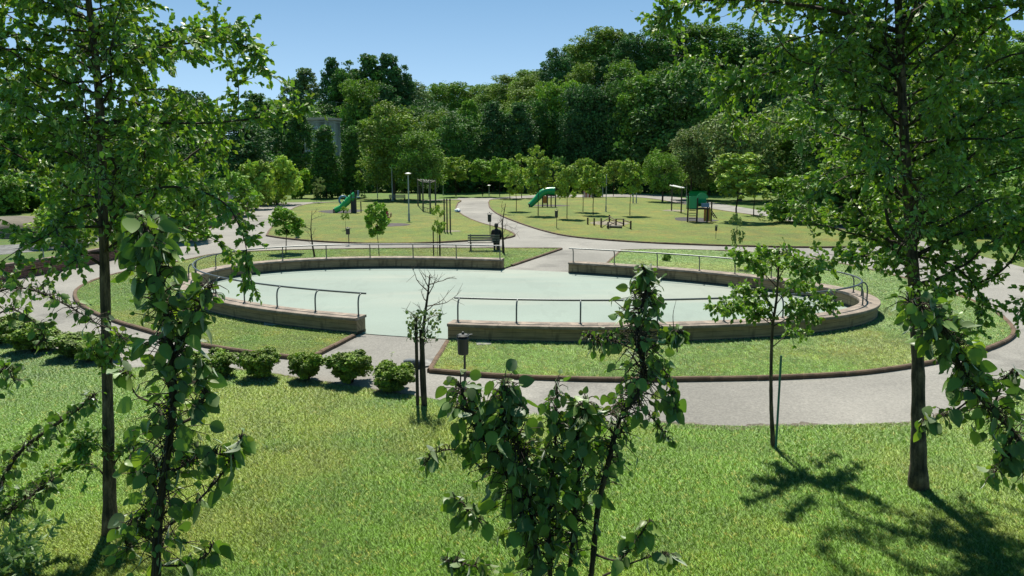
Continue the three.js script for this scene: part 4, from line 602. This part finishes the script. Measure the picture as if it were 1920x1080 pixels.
{ // grey marker pillar
  const p = G(558, 446, LAWN), h = at(558, 418, -p.z).y - p.y, o = thing('grey_pillar', 'short grey pillar at the left corner of the left lawn', 'pillar', p); obj('shaft', bx(0.2, h, 0.16, 0, h / 2, 0, 0, 0.02), std([0.13, 0.13, 0.14], 0.6), o); obj('plinth', bx(0.3, 0.04, 0.26, 0, 0.02, 0), M.stone, o);
}
// exercise posts
[833.5, 838.5, 844.5].forEach((u, i) => { const p = G(u, 435 + i * 0.8, LAWN), h = at(u, 372, -p.z).y - p.y, o = thing('exercise_post', ['left', 'middle', 'right'][i] + ' one of three tall dark exercise posts in the sand', 'post', p); obj('shaft', new THREE.CylinderGeometry(0.042, 0.05, h, 10).translate(0, h / 2, 0), M.darkWood, o); obj('collar', new THREE.CylinderGeometry(0.06, 0.06, 0.05, 10).translate(0, h - 0.12, 0), M.iron, o); });
{ // timber climbing frame with four posts
  const ps = [[784, 385], [793.5, 395.5], [807, 399], [817, 391]].map(([u, v]) => G(u, v, LAWN)), c = ps[0].clone().lerp(ps[2], 0.5), o = thing('climbing_frame', 'tall timber climbing frame with four posts on the left lawn', 'climbing frame', V(c.x, LAWN, c.z)), H = 2.85, L = ps.map((p) => V(p.x - c.x, 0, p.z - c.z));
  L.forEach((p) => obj('post', new THREE.CylinderGeometry(0.07, 0.075, H, 9).translate(p.x, H / 2, p.z), M.oldWood, o));
  for (const [a, b] of [[0, 1], [1, 2], [2, 3], [3, 0]]) obj('top_beam', tube([L[a].clone().setY(H - 0.18), L[b].clone().setY(H - 0.18)], 0.045, 7), M.oldWood, o);
  for (let i = 1; i < 6; i++) obj('rung', tube([L[0].clone().lerp(L[3], i / 6).setY(H - 0.1), L[1].clone().lerp(L[2], i / 6).setY(H - 0.1)], 0.022, 6), M.lampPole, o);
  for (const y of [0.35, 0.7, 1.05]) obj('rung', tube([L[1].clone().setY(y), L[2].clone().setY(y)], 0.025, 6), M.oldWood, o);
}
{ // overhead frame on two posts
  const a = G(1259, 395, LAWN), b = G(1277, 400, LAWN), c = a.clone().lerp(b, 0.5), o = thing('overhead_frame', 'two-post frame with a pale flat beam beside the tower', 'frame', V(c.x, LAWN, c.z)), H = at(1270, 351, -c.z).y - LAWN;
  for (const p of [a, b]) obj('post', new THREE.CylinderGeometry(0.06, 0.065, H, 9).translate(p.x - c.x, H / 2, p.z - c.z), M.darkWood, o);
  const d = b.clone().sub(a).setY(0).normalize(), w = a.distanceTo(b); for (const s of [-1, 1]) obj('beam', tube([d.clone().multiplyScalar(-w / 2 - 0.25).add(V(0.12 * s, H + 0.09, 0.1 * s)), d.clone().multiplyScalar(w / 2 + 0.35).add(V(0.12 * s, H - 0.0, 0.1 * s))], 0.06, 8), M.lampHead, o);
  for (let i = 0; i < 6; i++) obj('rung', tube([d.clone().multiplyScalar(-w / 2 + w * i / 5).add(V(-0.12, H + 0.06 - i * 0.012, -0.1)), d.clone().multiplyScalar(-w / 2 + w * i / 5).add(V(0.12, H + 0.06 - i * 0.012, 0.1))], 0.025, 6), M.lampHead, o);
}
{ // log balance course
  const c = G(1143, 420, LAWN), o = thing('log_course', 'low balance course of short wooden posts and rails in pale sand', 'balance course', c), q = (u, v) => G(u, v, LAWN).sub(c);
  const posts = [[1102, 421, 408], [1114, 422.5, 409], [1127, 426.5, 409], [1140, 429, 416], [1142.5, 416, 403], [1155, 423, 410], [1169, 424, 410], [1182.5, 430, 414]].map(([u, v, t]) => { const p = q(u, v), h = at(u, t, -(p.z + c.z)).y - LAWN; obj('post', new THREE.CylinderGeometry(0.055, 0.06, h, 8).translate(p.x, h / 2, p.z), M.brownWood, o); return [p, h]; });
  for (const [a, b, k] of [[4, 5, 0.75], [5, 6, 0.95], [6, 7, 0.8], [4, 2, 0.55], [3, 5, 0.5], [4, 6, 0.35]]) obj('rail', tube([posts[a][0].clone().setY(posts[a][1] * k), posts[b][0].clone().setY(posts[b][1] * k)], 0.035, 7), M.brownWood, o);
  obj('log', tube([q(1138, 427).setY(0.09), q(1166, 428).setY(0.09)], 0.09, 9), M.oldWood, o);
}
{ // playground tower
  const c = G(1310, 416, LAWN), o = thing('playground_tower', 'playground tower with green roof, brown posts and orange climbing wall', 'playground tower', c), s = -c.z / FOC, X = (u) => (u - 1310) * s, Y = (v) => (417 - v) * s;
  for (const [u, z, vt] of [[1288, 0.2, 364], [1302, 0.75, 372], [1309, -0.5, 362], [1322, 0.6, 378], [1335, -0.3, 380]]) obj('post', new THREE.CylinderGeometry(0.055, 0.06, Y(vt), 10).translate(X(u), Y(vt) / 2, z), M.brownWood, o);
  obj('platform', bx(1.45, 0.08, 1.3, X(1306), Y(392), 0.1), M.brownWood, o);
  const arch = (r, l, a0, a1) => { const g = new THREE.CylinderGeometry(r, r, l, 18, 1, true, a0, a1 - a0); const g2 = new THREE.CylinderGeometry(r - 0.03, r - 0.03, l, 18, 1, true, a0, a1 - a0); return merge([g, g2]); };
  const roofS = arch(0.5, 1.35, Math.PI * 0.5, Math.PI * 1.5); roofS.rotateZ(Math.PI / 2); roofS.rotateX(0); const roof = obj('roof', roofS, new THREE.MeshStandardMaterial({ color: new THREE.Color().setRGB(0.015, 0.25, 0.10), roughness: 0.35, side: THREE.DoubleSide }), o); roof.position.set(X(1308), Y(371), 0.1); roof.rotation.x = Math.PI;
  roof.rotation.set(0, 0, 0); 
  obj('side_panel', bx(0.62, 0.95, 0.05, X(1295.5), Y(381), 0.72), M.greenPlastic, o); obj('side_panel', bx(0.05, 0.95, 1.1, X(1289), Y(381), 0.1), M.greenPlastic, o); obj('side_panel', bx(0.55, 0.8, 0.05, X(1314), Y(379), -0.5), M.greenPlastic, o);
  obj('front_panel', bx(0.6, 0.3, 0.05, X(1317), Y(385), 0.7), M.bluePlastic, o); obj('gable', new THREE.CylinderGeometry(0.44, 0.44, 0.05, 18, 1, false, 0, Math.PI).rotateX(Math.PI / 2).rotateZ(Math.PI / 2).translate(X(1311), Y(373), 0.66), M.greenPlastic, o);
  for (let i = 0; i < 4; i++) obj('climbing_board', bx(0.13, 0.95, 0.05, X(1317 + i * 3.6), Y(403), 0.62 - i * 0.05, 0, 0.01), i % 2 ? M.yellow : M.orange, o);
  obj('climbing_ramp', [tube([V(X(1326), Y(388), 0.3), V(X(1342), Y(410), 0.35)], 0.035, 6), tube([V(X(1326), Y(388), -0.4), V(X(1342), Y(410), -0.4)], 0.035, 6), ...Array.from({ length: 7 }, (_, i) => tube([V(X(1326 + i * 2.5), Y(388 + i * 3.4), 0.3), V(X(1326 + i * 2.5), Y(388 + i * 3.4), -0.4)], 0.025, 5))], M.iron, o);
  obj('ladder', Array.from({ length: 5 }, (_, i) => bx(0.5, 0.05, 0.05, X(1295), Y(395 + i * 5), 0.5)), M.brownWood, o);
}
function plasticTube(pts, r, r2 = r) { const n = pts.length; return merge([tube(pts, pts.map((_, i) => r + (r2 - r) * i / (n - 1)), 14, false), tube(pts, pts.map((_, i) => (r + (r2 - r) * i / (n - 1)) * 0.92), 14, false)]); }
{ // left slide
  const c = G(655, 399, LAWN), o = thing('tube_slide', 'bright green tube slide with blue ring on the left lawn', 'slide', c), s = -c.z / FOC, q = (u, v, z = 0) => V((u - 655) * s, (399 - v) * s, z);
  const tm = new THREE.MeshStandardMaterial({ color: new THREE.Color().setRGB(0.03, 0.34, 0.09), roughness: 0.3, side: THREE.DoubleSide });
  obj('slide_tube', plasticTube(spline([q(629, 395, 0.3), q(634, 392.5, 0.2), q(641, 389, 0.1), q(650, 380, 0), q(659, 372, -0.1), q(667, 366, -0.2)], 24), 0.24, 0.33), tm, o);
  for (const [u, v] of [[641, 389], [650, 380], [659, 372]]) { const t = obj('joint_ring', new THREE.TorusGeometry(0.32, 0.03, 8, 20), M.greenPlastic, o); t.position.copy(q(u, v)); t.rotation.set(0, Math.PI / 2, 0.7, 'ZYX'); t.rotation.z = 0.75; }
  obj('exit_lip', new THREE.TorusGeometry(0.27, 0.045, 8, 20).rotateY(Math.PI / 2).translate(...q(628, 396, 0.32).toArray()), M.iron, o);
  const ring = obj('climbing_ring', new THREE.TorusGeometry(0.36, 0.09, 10, 24).rotateY(0.5), M.bluePlastic, o); ring.position.copy(q(642, 376, -0.5));
  obj('ring_post', new THREE.CylinderGeometry(0.06, 0.06, 0.7, 8).translate(...q(642, 392, -0.5).toArray()), M.iron, o);
  obj('tower_block', bx(0.36, 1.3, 0.5, ...q(663.5, 386, -0.2).toArray()), std([0.06, 0.06, 0.065], 0.8), o); for (const [u, z] of [[660, 0.2], [668, 0.2], [675, -0.5]]) obj('post', new THREE.CylinderGeometry(0.05, 0.05, u > 670 ? 1 : 2.0, 8).translate((u - 655) * s, u > 670 ? 0.5 : 1.0, z), M.darkWood, o);
  obj('platform', bx(0.7, 0.06, 0.7, ...q(667, 370, -0.15).toArray()), M.bluePlastic, o); obj('guard_panel', bx(0.06, 0.5, 0.6, ...q(672, 363, -0.15).toArray()), M.bluePlastic, o);
}
{ // right slide
  const c = G(1018, 388, LAWN), o = thing('tube_slide', 'dark green covered slide with orange panel on the right lawn', 'slide', c), s = -c.z / FOC, q = (u, v, z = 0) => V((u - 1018) * s, (388 - v) * s, z);
  const tm = new THREE.MeshStandardMaterial({ color: new THREE.Color().setRGB(0.012, 0.27, 0.10), roughness: 0.32, side: THREE.DoubleSide });
  obj('slide_tube', plasticTube(spline([q(993, 385, 0.4), q(1000, 379, 0.3), q(1008, 371, 0.2), q(1016, 362.5, 0.1), q(1026, 359, 0), q(1040, 359, 0)], 28), 0.28, 0.42), tm, o);
  obj('exit_lip', new THREE.TorusGeometry(0.29, 0.06, 8, 20).rotateY(Math.PI / 2).translate(...q(992.5, 386, 0.4).toArray()), M.iron, o);
  for (const [u, z, vt] of [[1017, 0.3, 368], [1026, 0.4, 364], [1033.5, -0.4, 362], [1041, 0.3, 350]]) obj('post', new THREE.CylinderGeometry(0.06, 0.065, (388 - vt) * s, 9).translate((u - 1018) * s, (388 - vt) * s / 2, z), M.darkWood, o);
  obj('climbing_panel', bx(0.42, 0.7, 0.06, ...q(1022, 374, 0.35).toArray()), M.orange, o); obj('platform', bx(0.9, 0.07, 0.8, ...q(1032, 367, 0).toArray()), M.brownWood, o); obj('net', Array.from({ length: 4 }, (_, i) => bx(0.5, 0.03, 0.03, ...q(1022, 381 + i * 1.6, 0.35).toArray())), M.iron, o);
}
{ // red and white play panel
  const c = G(1102, 372, LAWN), s = -c.z / FOC, o = thing('play_panel', 'red and pink play panel at the back of the right lawn', 'play panel', c); for (let i = 0; i < 5; i++) obj('board', bx(0.19, 0.7, 0.05, (i - 2) * 0.21, 0.45, 0), i % 2 ? M.red : M.pink, o); for (const x of [-0.6, 0.6]) obj('post', new THREE.CylinderGeometry(0.05, 0.05, 1.05, 8).translate(x, 0.52, 0), M.brownWood, o); obj('top_rail', bx(1.3, 0.07, 0.07, 0, 0.86, 0), M.red, o);
}
// spring riders
[[718, 414.5, 0.95, 'taller red-brown spring rider on the mulch bed by the round bright tree'], [729, 415.5, 0.7, 'shorter red-brown spring rider on the mulch bed']].forEach(([u, v, k, label], i) => { const p = G(u, v, LAWN), o = thing('spring_rider', label, 'spring rider', p, 0.4 + i); const sp = Array.from({ length: 40 }, (_, j) => V(0.09 * Math.cos(j * 0.8), 0.02 + j * 0.0075, 0.09 * Math.sin(j * 0.8)));
  obj('spring', tube(sp, 0.014, 5), M.iron, o); const b = new THREE.Shape(); b.moveTo(-0.42 * k, 0.32); b.quadraticCurveTo(-0.44 * k, 0.6 * k, -0.2 * k, 0.52 * k); b.lineTo(0.1 * k, 0.52 * k); b.quadraticCurveTo(0.2 * k, 0.95 * k, 0.36 * k, 0.95 * k); b.quadraticCurveTo(0.5 * k, 0.9 * k, 0.4 * k, 0.72 * k); b.quadraticCurveTo(0.42 * k, 0.4, 0.3 * k, 0.32); b.lineTo(-0.42 * k, 0.32); for (const z of [-0.13, 0.1]) obj('side_board', new THREE.ExtrudeGeometry(b, { depth: 0.03, bevelSize: 0.005, bevelThickness: 0.005, bevelSegments: 1 }).translate(0, 0, z), M.red, o); obj('seat', bx(0.3 * k, 0.05, 0.24, -0.05, 0.5 * k, 0), M.brownWood, o); obj('handle', tube([V(0.2 * k, 0.75 * k, -0.25), V(0.2 * k, 0.75 * k, 0.25)], 0.016, 6), M.iron, o); });
{ // small blue and white object beside the path
  const p = G(858, 398, LAWN), o = thing('bundle', 'small blue and white bundle lying at the left edge of the far path', 'bundle', p); const g1 = new THREE.IcosahedronGeometry(0.22, 2), pa = g1.attributes.position; for (let i = 0; i < pa.count; i++) { const k = 0.85 + 0.3 * vn(pa.getX(i) * 9 + 5, pa.getY(i) * 9 + pa.getZ(i) * 7, 2); pa.setXYZ(i, pa.getX(i) * k * 1.3, pa.getY(i) * k * 0.8 + 0.16, pa.getZ(i) * k); } g1.computeVertexNormals(); obj('cloth', g1, M.white, o); const g2 = g1.clone().scale(0.55, 0.6, 0.6).translate(0.12, 0.02, 0.16); obj('blue_cloth', g2, M.bluePlastic, o);
  const p2 = G(775, 690), o2 = thing('bundle', 'dark grey bag lying on the path corner behind the wooden stakes', 'bag', V(p2.x, 0.02, p2.z)); const g3 = g1.clone().scale(0.7, 0.55, 0.6); obj('cloth', g3, std([0.05, 0.055, 0.062], 0.9), o2); obj('flap', g1.clone().scale(0.5, 0.35, 0.45).translate(-0.06, 0.1, 0.08), std([0.10, 0.115, 0.13], 0.85), o2);
}
[[350, 757, 0.1, 'scrap of white paper in the grass beside the slender tree trunk'], [371, 777, 0.06, 'small pale scrap in the grass right of the dark sapling']].forEach(([u, v, s, label]) => { const p = G(u === 350 ? 175 : u, v), g = new THREE.PlaneGeometry(s * 1.6, s, 4, 3); g.rotateX(-Math.PI / 2); const a = g.attributes.position; for (let i = 0; i < a.count; i++) a.setY(i, 0.06 + 0.03 * vn(a.getX(i) * 40 + 9, a.getZ(i) * 40 + 9, 4)); g.computeVertexNormals(); const o = obj('paper_scrap', g, new THREE.MeshStandardMaterial({ color: 0xdddddd, side: THREE.DoubleSide, roughness: 0.9 })); o.position.copy(p); tag(o, label, 'litter'); });

// ------------------------------------------------------------------ left side: brick wall, fence, street, house
{
  const foot = resample([[-200, 566], [-100, 549], [0, 529], [100, 512], [240, 482], [360, 441], [430, 415], [486, 385]].map(([u, v]) => G(u, v)), 80), o = thing('brick_wall', 'low reddish brick retaining wall along the left path', 'wall', V(0, 0, 0)), dirs = foot.map((p, i) => { const t = foot[Math.min(79, i + 1)].clone().sub(foot[Math.max(0, i - 1)]).normalize(); return V(t.z, 0, -t.x); });
  const sg = dirs[0].x > 0 ? -1 : 1, ph = (k) => (p) => 0;
  const cv = { n: 80, p: (i, off, y) => foot[i].clone().addScaledVector(dirs[i], off * sg).setY(y) };
  obj('wall_core', sweep(cv, [[0.02, 0], [0.02, 0.58], [0.22, 0.58], [0.22, 0]]), M.mortar, o);
  const L = pathLen(foot), fine = resample(foot, 400), course = 7, bh = 0.075, bl = 0.36; let nb = 0; const geo = bx(bl - 0.014, bh - 0.012, 0.05, 0, 0, 0, 0, 0.006);
  const mass = [[], [], [], []];
  for (let s = 0; s < L - bl; s += bl) for (let r = 0; r < course; r++) { const q = Math.min(L - 0.3, s + (r % 2) * bl / 2), f = q / L * 399, i = f | 0, p = fine[i].clone().lerp(fine[Math.min(399, i + 1)], f - i), t = fine[Math.min(399, i + 1)].clone().sub(fine[i]).normalize(), nx = V(t.z, 0, -t.x).multiplyScalar(sg), m = rnd() * 4 | 0, view = toView(p);
    p.addScaledVector(nx, 0.012 + 0.004 * rnd()).setY(0.04 + r * (bh + 0.002) + bh / 2 - 0.03); const ry = Math.atan2(-t.z, t.x);
    if (view[2] < 31 && view[0] > -10 && nb < 290) { const b = obj('brick', geo, M.brick[m], o); b.position.copy(p); b.rotation.y = ry; nb++; } else mass[m].push(geo.clone().rotateY(ry).translate(p.x, p.y, p.z)); }
  mass.forEach((l, i) => { if (l.length) obj('brickwork', l, M.brick[i], o, 'stuff'); });
  obj('wall_coping', sweep(cv, [[-0.03, 0.582], [-0.03, 0.65], [0.27, 0.65], [0.27, 0.582]]), M.brickCap, o);
  // wire fence standing behind the wall
  const fc = thing('wire_fence', 'thin grey wire fence with posts behind the brick wall', 'fence', V(0, 0, 0)), fp = resample(foot, 400), FH = 1.9;
  for (let s = 0; s < 18; s++) { const i = Math.round(s * 15), p = fp[i]; if (!p) continue; obj('post', new THREE.CylinderGeometry(0.025, 0.025, FH, 8).translate(p.x - 0.4 , FH / 2, p.z - 0.35), M.lampPole, fc); }
  const wires = []; for (let y = 0.1; y < FH; y += 0.15) wires.push(tube(fp.slice(0, 256).filter((_, i) => i % 5 === 0).map((p) => V(p.x - 0.4, y, p.z - 0.35)), 0.0035, 3, false)); obj('wire', wires, M.lampPole, fc);
  // grey corrugated screen at the far end, one sheet after the other
  const gs = thing('metal_screen', 'grey metal sheet screen on top of the far end of the brick wall', 'fence', V(0, 0, 0)); const seg = resample([[425, 417], [486, 385]].map(([u, v]) => G(u, v)), 15);
  for (let i = 0; i < 14; i++) { const a = seg[i], b = seg[i + 1], m = a.clone().lerp(b, 0.5), l = a.distanceTo(b), h = 1.5; obj('sheet', bx(l - 0.04, h, 0.05, 0, 0, 0, Math.atan2(-(b.z - a.z), b.x - a.x)).translate(m.x - 0.1, 0.65 + h / 2, m.z - 0.06), M.greySheet, gs); obj('post', bx(0.07, h + 0.06, 0.09).translate(a.x - 0.1, 0.68 + h / 2, a.z - 0.06), M.iron, gs); }
}
{
  const strip = (px, y, m, name, label) => { const pts = px.map(([u, v]) => G(u, v)); const g = new THREE.ShapeGeometry(new THREE.Shape(pts.map((p) => new THREE.Vector2(p.x, -p.z)))); g.rotateX(-Math.PI / 2).translate(0, y, 0); const a = g.attributes.position, uv = new Float32Array(a.count * 2); for (let i = 0; i < a.count; i++) { uv[2 * i] = a.getX(i); uv[2 * i + 1] = a.getZ(i); } g.setAttribute('uv', new THREE.BufferAttribute(uv, 2)); return tag(struct(name, g, m), label); };
  strip([[-400, 505], [-100, 487], [130, 466], [260, 436], [330, 408], [330, 400], [230, 430], [130, 452], [0, 460], [-200, 470], [-400, 480]], 0.006, M.asphalt, 'street', 'pale street beyond the brick wall');
  const o = thing('earth_bank', 'bare brown earth bank beyond the street', 'bank', G(40, 440)); const g = new THREE.SphereGeometry(1, 30, 14, 0, Math.PI * 2, 0, Math.PI / 2), a = g.attributes.position; for (let i = 0; i < a.count; i++) { const k = 1 + 0.2 * (vn(a.getX(i) * 3 + 5, a.getZ(i) * 3 + 5) - 0.5); a.setXYZ(i, a.getX(i) * 9 * k, a.getY(i) * 1.1 * k, a.getZ(i) * 3 * k); } g.computeVertexNormals(); obj('soil', g, M.soil, o);
  const b = G(137, 418), h = 0.95, w = thing('roadside_cabinet', 'white and pale blue cabinet beyond the street, seen through the leaves', 'cabinet', b); obj('body', bx(0.7, h, 0.4, 0, h / 2, 0), M.white, w); obj('door', bx(0.5, h * 0.6, 0.02, 0, h * 0.42, 0.21), std([0.5, 0.58, 0.7], 0.5), w); obj('roof', bx(0.78, 0.06, 0.48, 0, h + 0.03, 0), M.greySheet, w);
}
{ // house between the trees
  const c = at(606, 300, 125); c.y = 0; const o = thing('house', 'pale pinkish house showing between the two columnar trees', 'house', c, -0.5), s = 125 / FOC, top = at(614, 226, 125).y, W = 4.4, D = 3.6;
  obj('wall', bx(W, top, D, 0, top / 2, 0), M.wallWhite, o); obj('roof', bx(W + 0.5, 0.35, D + 0.5, 0, top + 0.17, 0), M.roofTile, o); obj('cornice', bx(W + 0.16, 0.25, D + 0.16, 0, top - 0.25, 0), M.wallWhite, o);
  for (const [x, y] of [[-1.4, top - 1.7], [0.3, top - 1.7], [1.6, top - 1.7], [-1.4, top - 4.8], [0.3, top - 4.8]]) { const w = obj('window', [bx(0.86, 0.08, 0.1, x, y + 0.62, D / 2 + 0.03), bx(0.86, 0.1, 0.14, x, y - 0.62, D / 2 + 0.04), bx(0.07, 1.16, 0.1, x - 0.4, y, D / 2 + 0.03), bx(0.07, 1.16, 0.1, x + 0.4, y, D / 2 + 0.03), bx(0.04, 1.16, 0.08, x, y, D / 2 + 0.03)], M.white, o); obj('pane', bx(0.74, 1.16, 0.03, x, y, D / 2 + 0.012), M.glass, w); }
  for (const y of [top - 2.4, top - 5.2]) { const w = obj('window', [bx(0.1, 0.08, 1.5, W / 2 + 0.03, y + 1.0, 0.8), bx(0.1, 0.08, 1.5, W / 2 + 0.03, y - 1.0, 0.8), bx(0.1, 2, 0.07, W / 2 + 0.03, y, 0.08), bx(0.1, 2, 0.07, W / 2 + 0.03, y, 1.52)], M.white, o); obj('pane', bx(0.03, 2, 1.4, W / 2 + 0.012, y, 0.8), M.glass, w); }
}
// ------------------------------------------------------------------ the seated person
function sdf(bones, cell) {
  const bb = new THREE.Box3(); for (const [a, b, r, r2] of bones) { const q = Math.max(r, r2 ?? r) + cell * 3; bb.expandByPoint(a.clone().addScalar(q)).expandByPoint(a.clone().addScalar(-q)).expandByPoint(b.clone().addScalar(q)).expandByPoint(b.clone().addScalar(-q)); }
  const sz = bb.getSize(V()), c = bb.getCenter(V()), S = Math.max(sz.x, sz.y, sz.z), res = Math.min(90, Math.ceil(S / cell) + 4), mc = new MarchingCubes(res, new THREE.MeshBasicMaterial(), false, false, 120000); mc.isolation = 0;
  for (let k = 0; k < res; k++) for (let j = 0; j < res; j++) for (let i = 0; i < res; i++) { const p = V((i - res / 2) / (res / 2), (j - res / 2) / (res / 2), (k - res / 2) / (res / 2)).multiplyScalar(S / 2 * 1.02).add(c); let d = 9; for (const [a, b, r, r2] of bones) { const ab = b.clone().sub(a), t = clamp(p.clone().sub(a).dot(ab) / (ab.lengthSq() || 1e-9)), e = p.distanceTo(a.clone().addScaledVector(ab, t)) - (r + ((r2 ?? r) - r) * t), h = clamp(0.5 + 0.5 * (d - e) / 0.03); d = d * (1 - h) + e * h - 0.03 * h * (1 - h); } mc.field[i + j * res + k * res * res] = -d; }
  mc.update(); const n = mc.count, g = new THREE.BufferGeometry(); g.setAttribute('position', new THREE.BufferAttribute(mc.positionArray.slice(0, n * 3), 3)); g.setAttribute('normal', new THREE.BufferAttribute(mc.normalArray.slice(0, n * 3), 3)); g.scale(S / 2 * 1.02, S / 2 * 1.02, S / 2 * 1.02).translate(c.x, c.y, c.z); return g;
}
{
  const b = G(930.5, 471, LAWN), o = thing('person', 'person in black with dark hair seated on the bench, seen from behind', 'person', V(b.x, LAWN, b.z - 0.27), 0), A = V;   // faces -z, away from the camera
  const hand = (s) => { const l = []; const w = A(s * 0.16, 0.56, -0.4), pm = A(s * 0.13, 0.535, -0.46); l.push([w, pm, 0.026, 0.032]); for (let i = 0; i < 4; i++) { const r0 = pm.clone().add(A(s * (0.024 - i * 0.016), 0, -0.02)), k = r0.clone().add(A(-s * 0.004, -0.012, -0.04 - 0.006 * (1.5 - Math.abs(i - 1.5)))), e = k.clone().add(A(-s * 0.004, -0.03, -0.014)); l.push([r0, k, 0.0095, 0.009], [k, e, 0.009, 0.0075]); } const th = w.clone().lerp(pm, 0.5).add(A(-s * 0.03, 0, 0)); l.push([th, th.clone().add(A(-s * 0.02, -0.008, -0.04)), 0.011, 0.009]); return l; };
  const body = [[A(0, 0.52, 0), A(0, 0.72, 0.02), 0.13, 0.12], [A(0, 0.72, 0.02), A(0, 0.98, 0.0), 0.12, 0.13], [A(-0.13, 1.0, 0), A(0.13, 1.0, 0), 0.07], [A(0, 1.03, 0), A(0, 1.16, -0.02), 0.055, 0.05], [A(0, 1.22, -0.03), A(0, 1.3, -0.03), 0.08, 0.092], [A(0, 1.22, -0.1), A(0, 1.2, -0.09), 0.02], [A(-0.085, 1.24, -0.03), A(-0.085, 1.26, -0.03), 0.018], [A(0.085, 1.24, -0.03), A(0.085, 1.26, -0.03), 0.018]];
  for (const s of [-1, 1]) body.push([A(s * 0.19, 0.98, 0), A(s * 0.23, 0.72, -0.03), 0.055, 0.045], [A(s * 0.23, 0.72, -0.03), A(s * 0.16, 0.56, -0.4), 0.043, 0.03], [A(s * 0.09, 0.5, -0.02), A(s * 0.11, 0.5, -0.44), 0.085, 0.06], [A(s * 0.11, 0.5, -0.44), A(s * 0.1, 0.09, -0.42), 0.058, 0.04], [A(s * 0.1, 0.045, -0.42), A(s * 0.11, 0.03, -0.6), 0.04, 0.03]);
  const fine = [sdf(body, 0.018), sdf(hand(-1), 0.005), sdf(hand(1), 0.005)];
  obj('body', fine, M.skin, o);
  const coat = [[A(0, 0.42, 0.02), A(0, 0.72, 0.03), 0.165, 0.15], [A(0, 0.72, 0.03), A(0, 0.98, 0.01), 0.15, 0.155], [A(-0.14, 1.0, 0), A(0.14, 1.0, 0), 0.088], [A(0, 1.03, 0.01), A(0, 1.08, 0.0), 0.085, 0.07]]; for (const s of [-1, 1]) coat.push([A(s * 0.19, 0.98, 0), A(s * 0.235, 0.72, -0.03), 0.072, 0.062], [A(s * 0.235, 0.72, -0.03), A(s * 0.17, 0.58, -0.35), 0.06, 0.048]);
  obj('jacket', sdf(coat, 0.02), M.blackCloth, o); const tr = []; for (const s of [-1, 1]) tr.push([A(s * 0.09, 0.5, -0.02), A(s * 0.11, 0.5, -0.44), 0.1, 0.075], [A(s * 0.11, 0.5, -0.44), A(s * 0.1, 0.14, -0.42), 0.072, 0.055]); obj('trousers', sdf(tr, 0.02), M.darkJeans, o);
  obj('hair', sdf([[A(0, 1.24, -0.005), A(0, 1.32, -0.02), 0.096, 0.1], [A(0, 1.17, 0.03), A(0, 1.25, 0.02), 0.06, 0.085]], 0.012), M.hair, o); for (const s of [-1, 1]) obj('shoe', sdf([[A(s * 0.1, 0.045, -0.4), A(s * 0.11, 0.035, -0.62), 0.055, 0.045]], 0.012), M.iron, o);
}

// ------------------------------------------------------------------ grass blades
function blades(n, hgt, wid) { const pos = [], nor = []; for (let i = 0; i < n; i++) { const a = rr(0, 6.28), r = rr(0, hgt * 0.8), x = Math.cos(a) * r, z = Math.sin(a) * r, b = rr(0, 6.28), l = hgt * rr(0.5, 1.15), lx = rr(-0.9, 0.9) * l, lz = rr(-0.9, 0.9) * l, wx = Math.cos(b) * wid / 2, wz = Math.sin(b) * wid / 2; pos.push(x - wx, 0, z - wz, x + wx, 0, z + wz, x + lx * 0.4 + wx * 0.7, l * 0.6, z + lz * 0.4 + wz * 0.7, x - wx, 0, z - wz, x + lx * 0.4 + wx * 0.7, l * 0.6, z + lz * 0.4 + wz * 0.7, x + lx, l, z + lz); } const g = new THREE.BufferGeometry(); g.setAttribute('position', new THREE.Float32BufferAttribute(pos, 3)); for (let i = 0; i < n * 6; i++) { const v = V(rr(-0.35, 0.35), 1, rr(-0.35, 0.35)).normalize(); nor.push(v.x, v.y, v.z); } g.setAttribute('normal', new THREE.Float32BufferAttribute(nor, 3)); return g; }
const bladeMat = new THREE.MeshPhysicalMaterial({ color: new THREE.Color().setRGB(0.21, 0.308, 0.024), roughness: 0.9, transmission: 0.35, thickness: 0, side: THREE.DoubleSide });
function grassField(name, label, geo, n, pick, y, yellow) {
  const im = new THREE.InstancedMesh(geo, bladeMat, n), c = new THREE.Color(), q = new THREE.Quaternion(); im.name = name; im.castShadow = im.receiveShadow = true; let k = 0, guard = 0;
  while (k < n && guard++ < n * 12) { const p = pick(); if (!p) continue; const s = rr(0.6, 1.3) * (0.75 + 0.5 * vn(p.x * 1.3, p.z * 1.3, 5)); im.setMatrixAt(k, mTmp.compose(V(p.x, y + (y ? 0 : land(p.x, p.z)), p.z), q.setFromAxisAngle(V(0, 1, 0), rnd() * 6.28), V(s, s * rr(0.7, 1.2), s))); grassTint(p.x, p.z, c, yellow); const b = rr(0.62, 1.3); c.multiplyScalar(b); if (rnd() < 0.05) c.setRGB(1.9, 1.3, 2.2); im.setColorAt(k, c); k++; }
  im.count = k; tag(im, label, null, null, 'stuff'); scene.add(im); return im;
}
const nearRegion = () => { const d = 6.6 + Math.pow(rnd(), 0.75) * 12.5, x = rr(-0.98, 0.98) * d; const p = V(x, 0, -d); return inside(plaza, x, -d - 0.02) ? null : p; };
grassField('grass', 'short bright green grass of the near lawn', blades(9, 0.046, 0.0042), 330000, nearRegion, 0, 0);
for (const [i, L] of lawnPolys.entries()) { const bb = new THREE.Box3().setFromPoints(L.poly); grassField('grass', i ? 'short grass of the lawn round the right basin wall' : 'short grass of the lawn round the left basin wall', blades(8, 0.036, 0.0065), i ? 80000 : 46000, () => { const x = rr(bb.min.x, bb.max.x), z = rr(bb.min.z, bb.max.z); return inside(L.poly, x, z) ? V(x, 0, z) : null; }, LAWN, 0.05).name = numbered('grass_turf'); }

renderer.render(scene, camera);
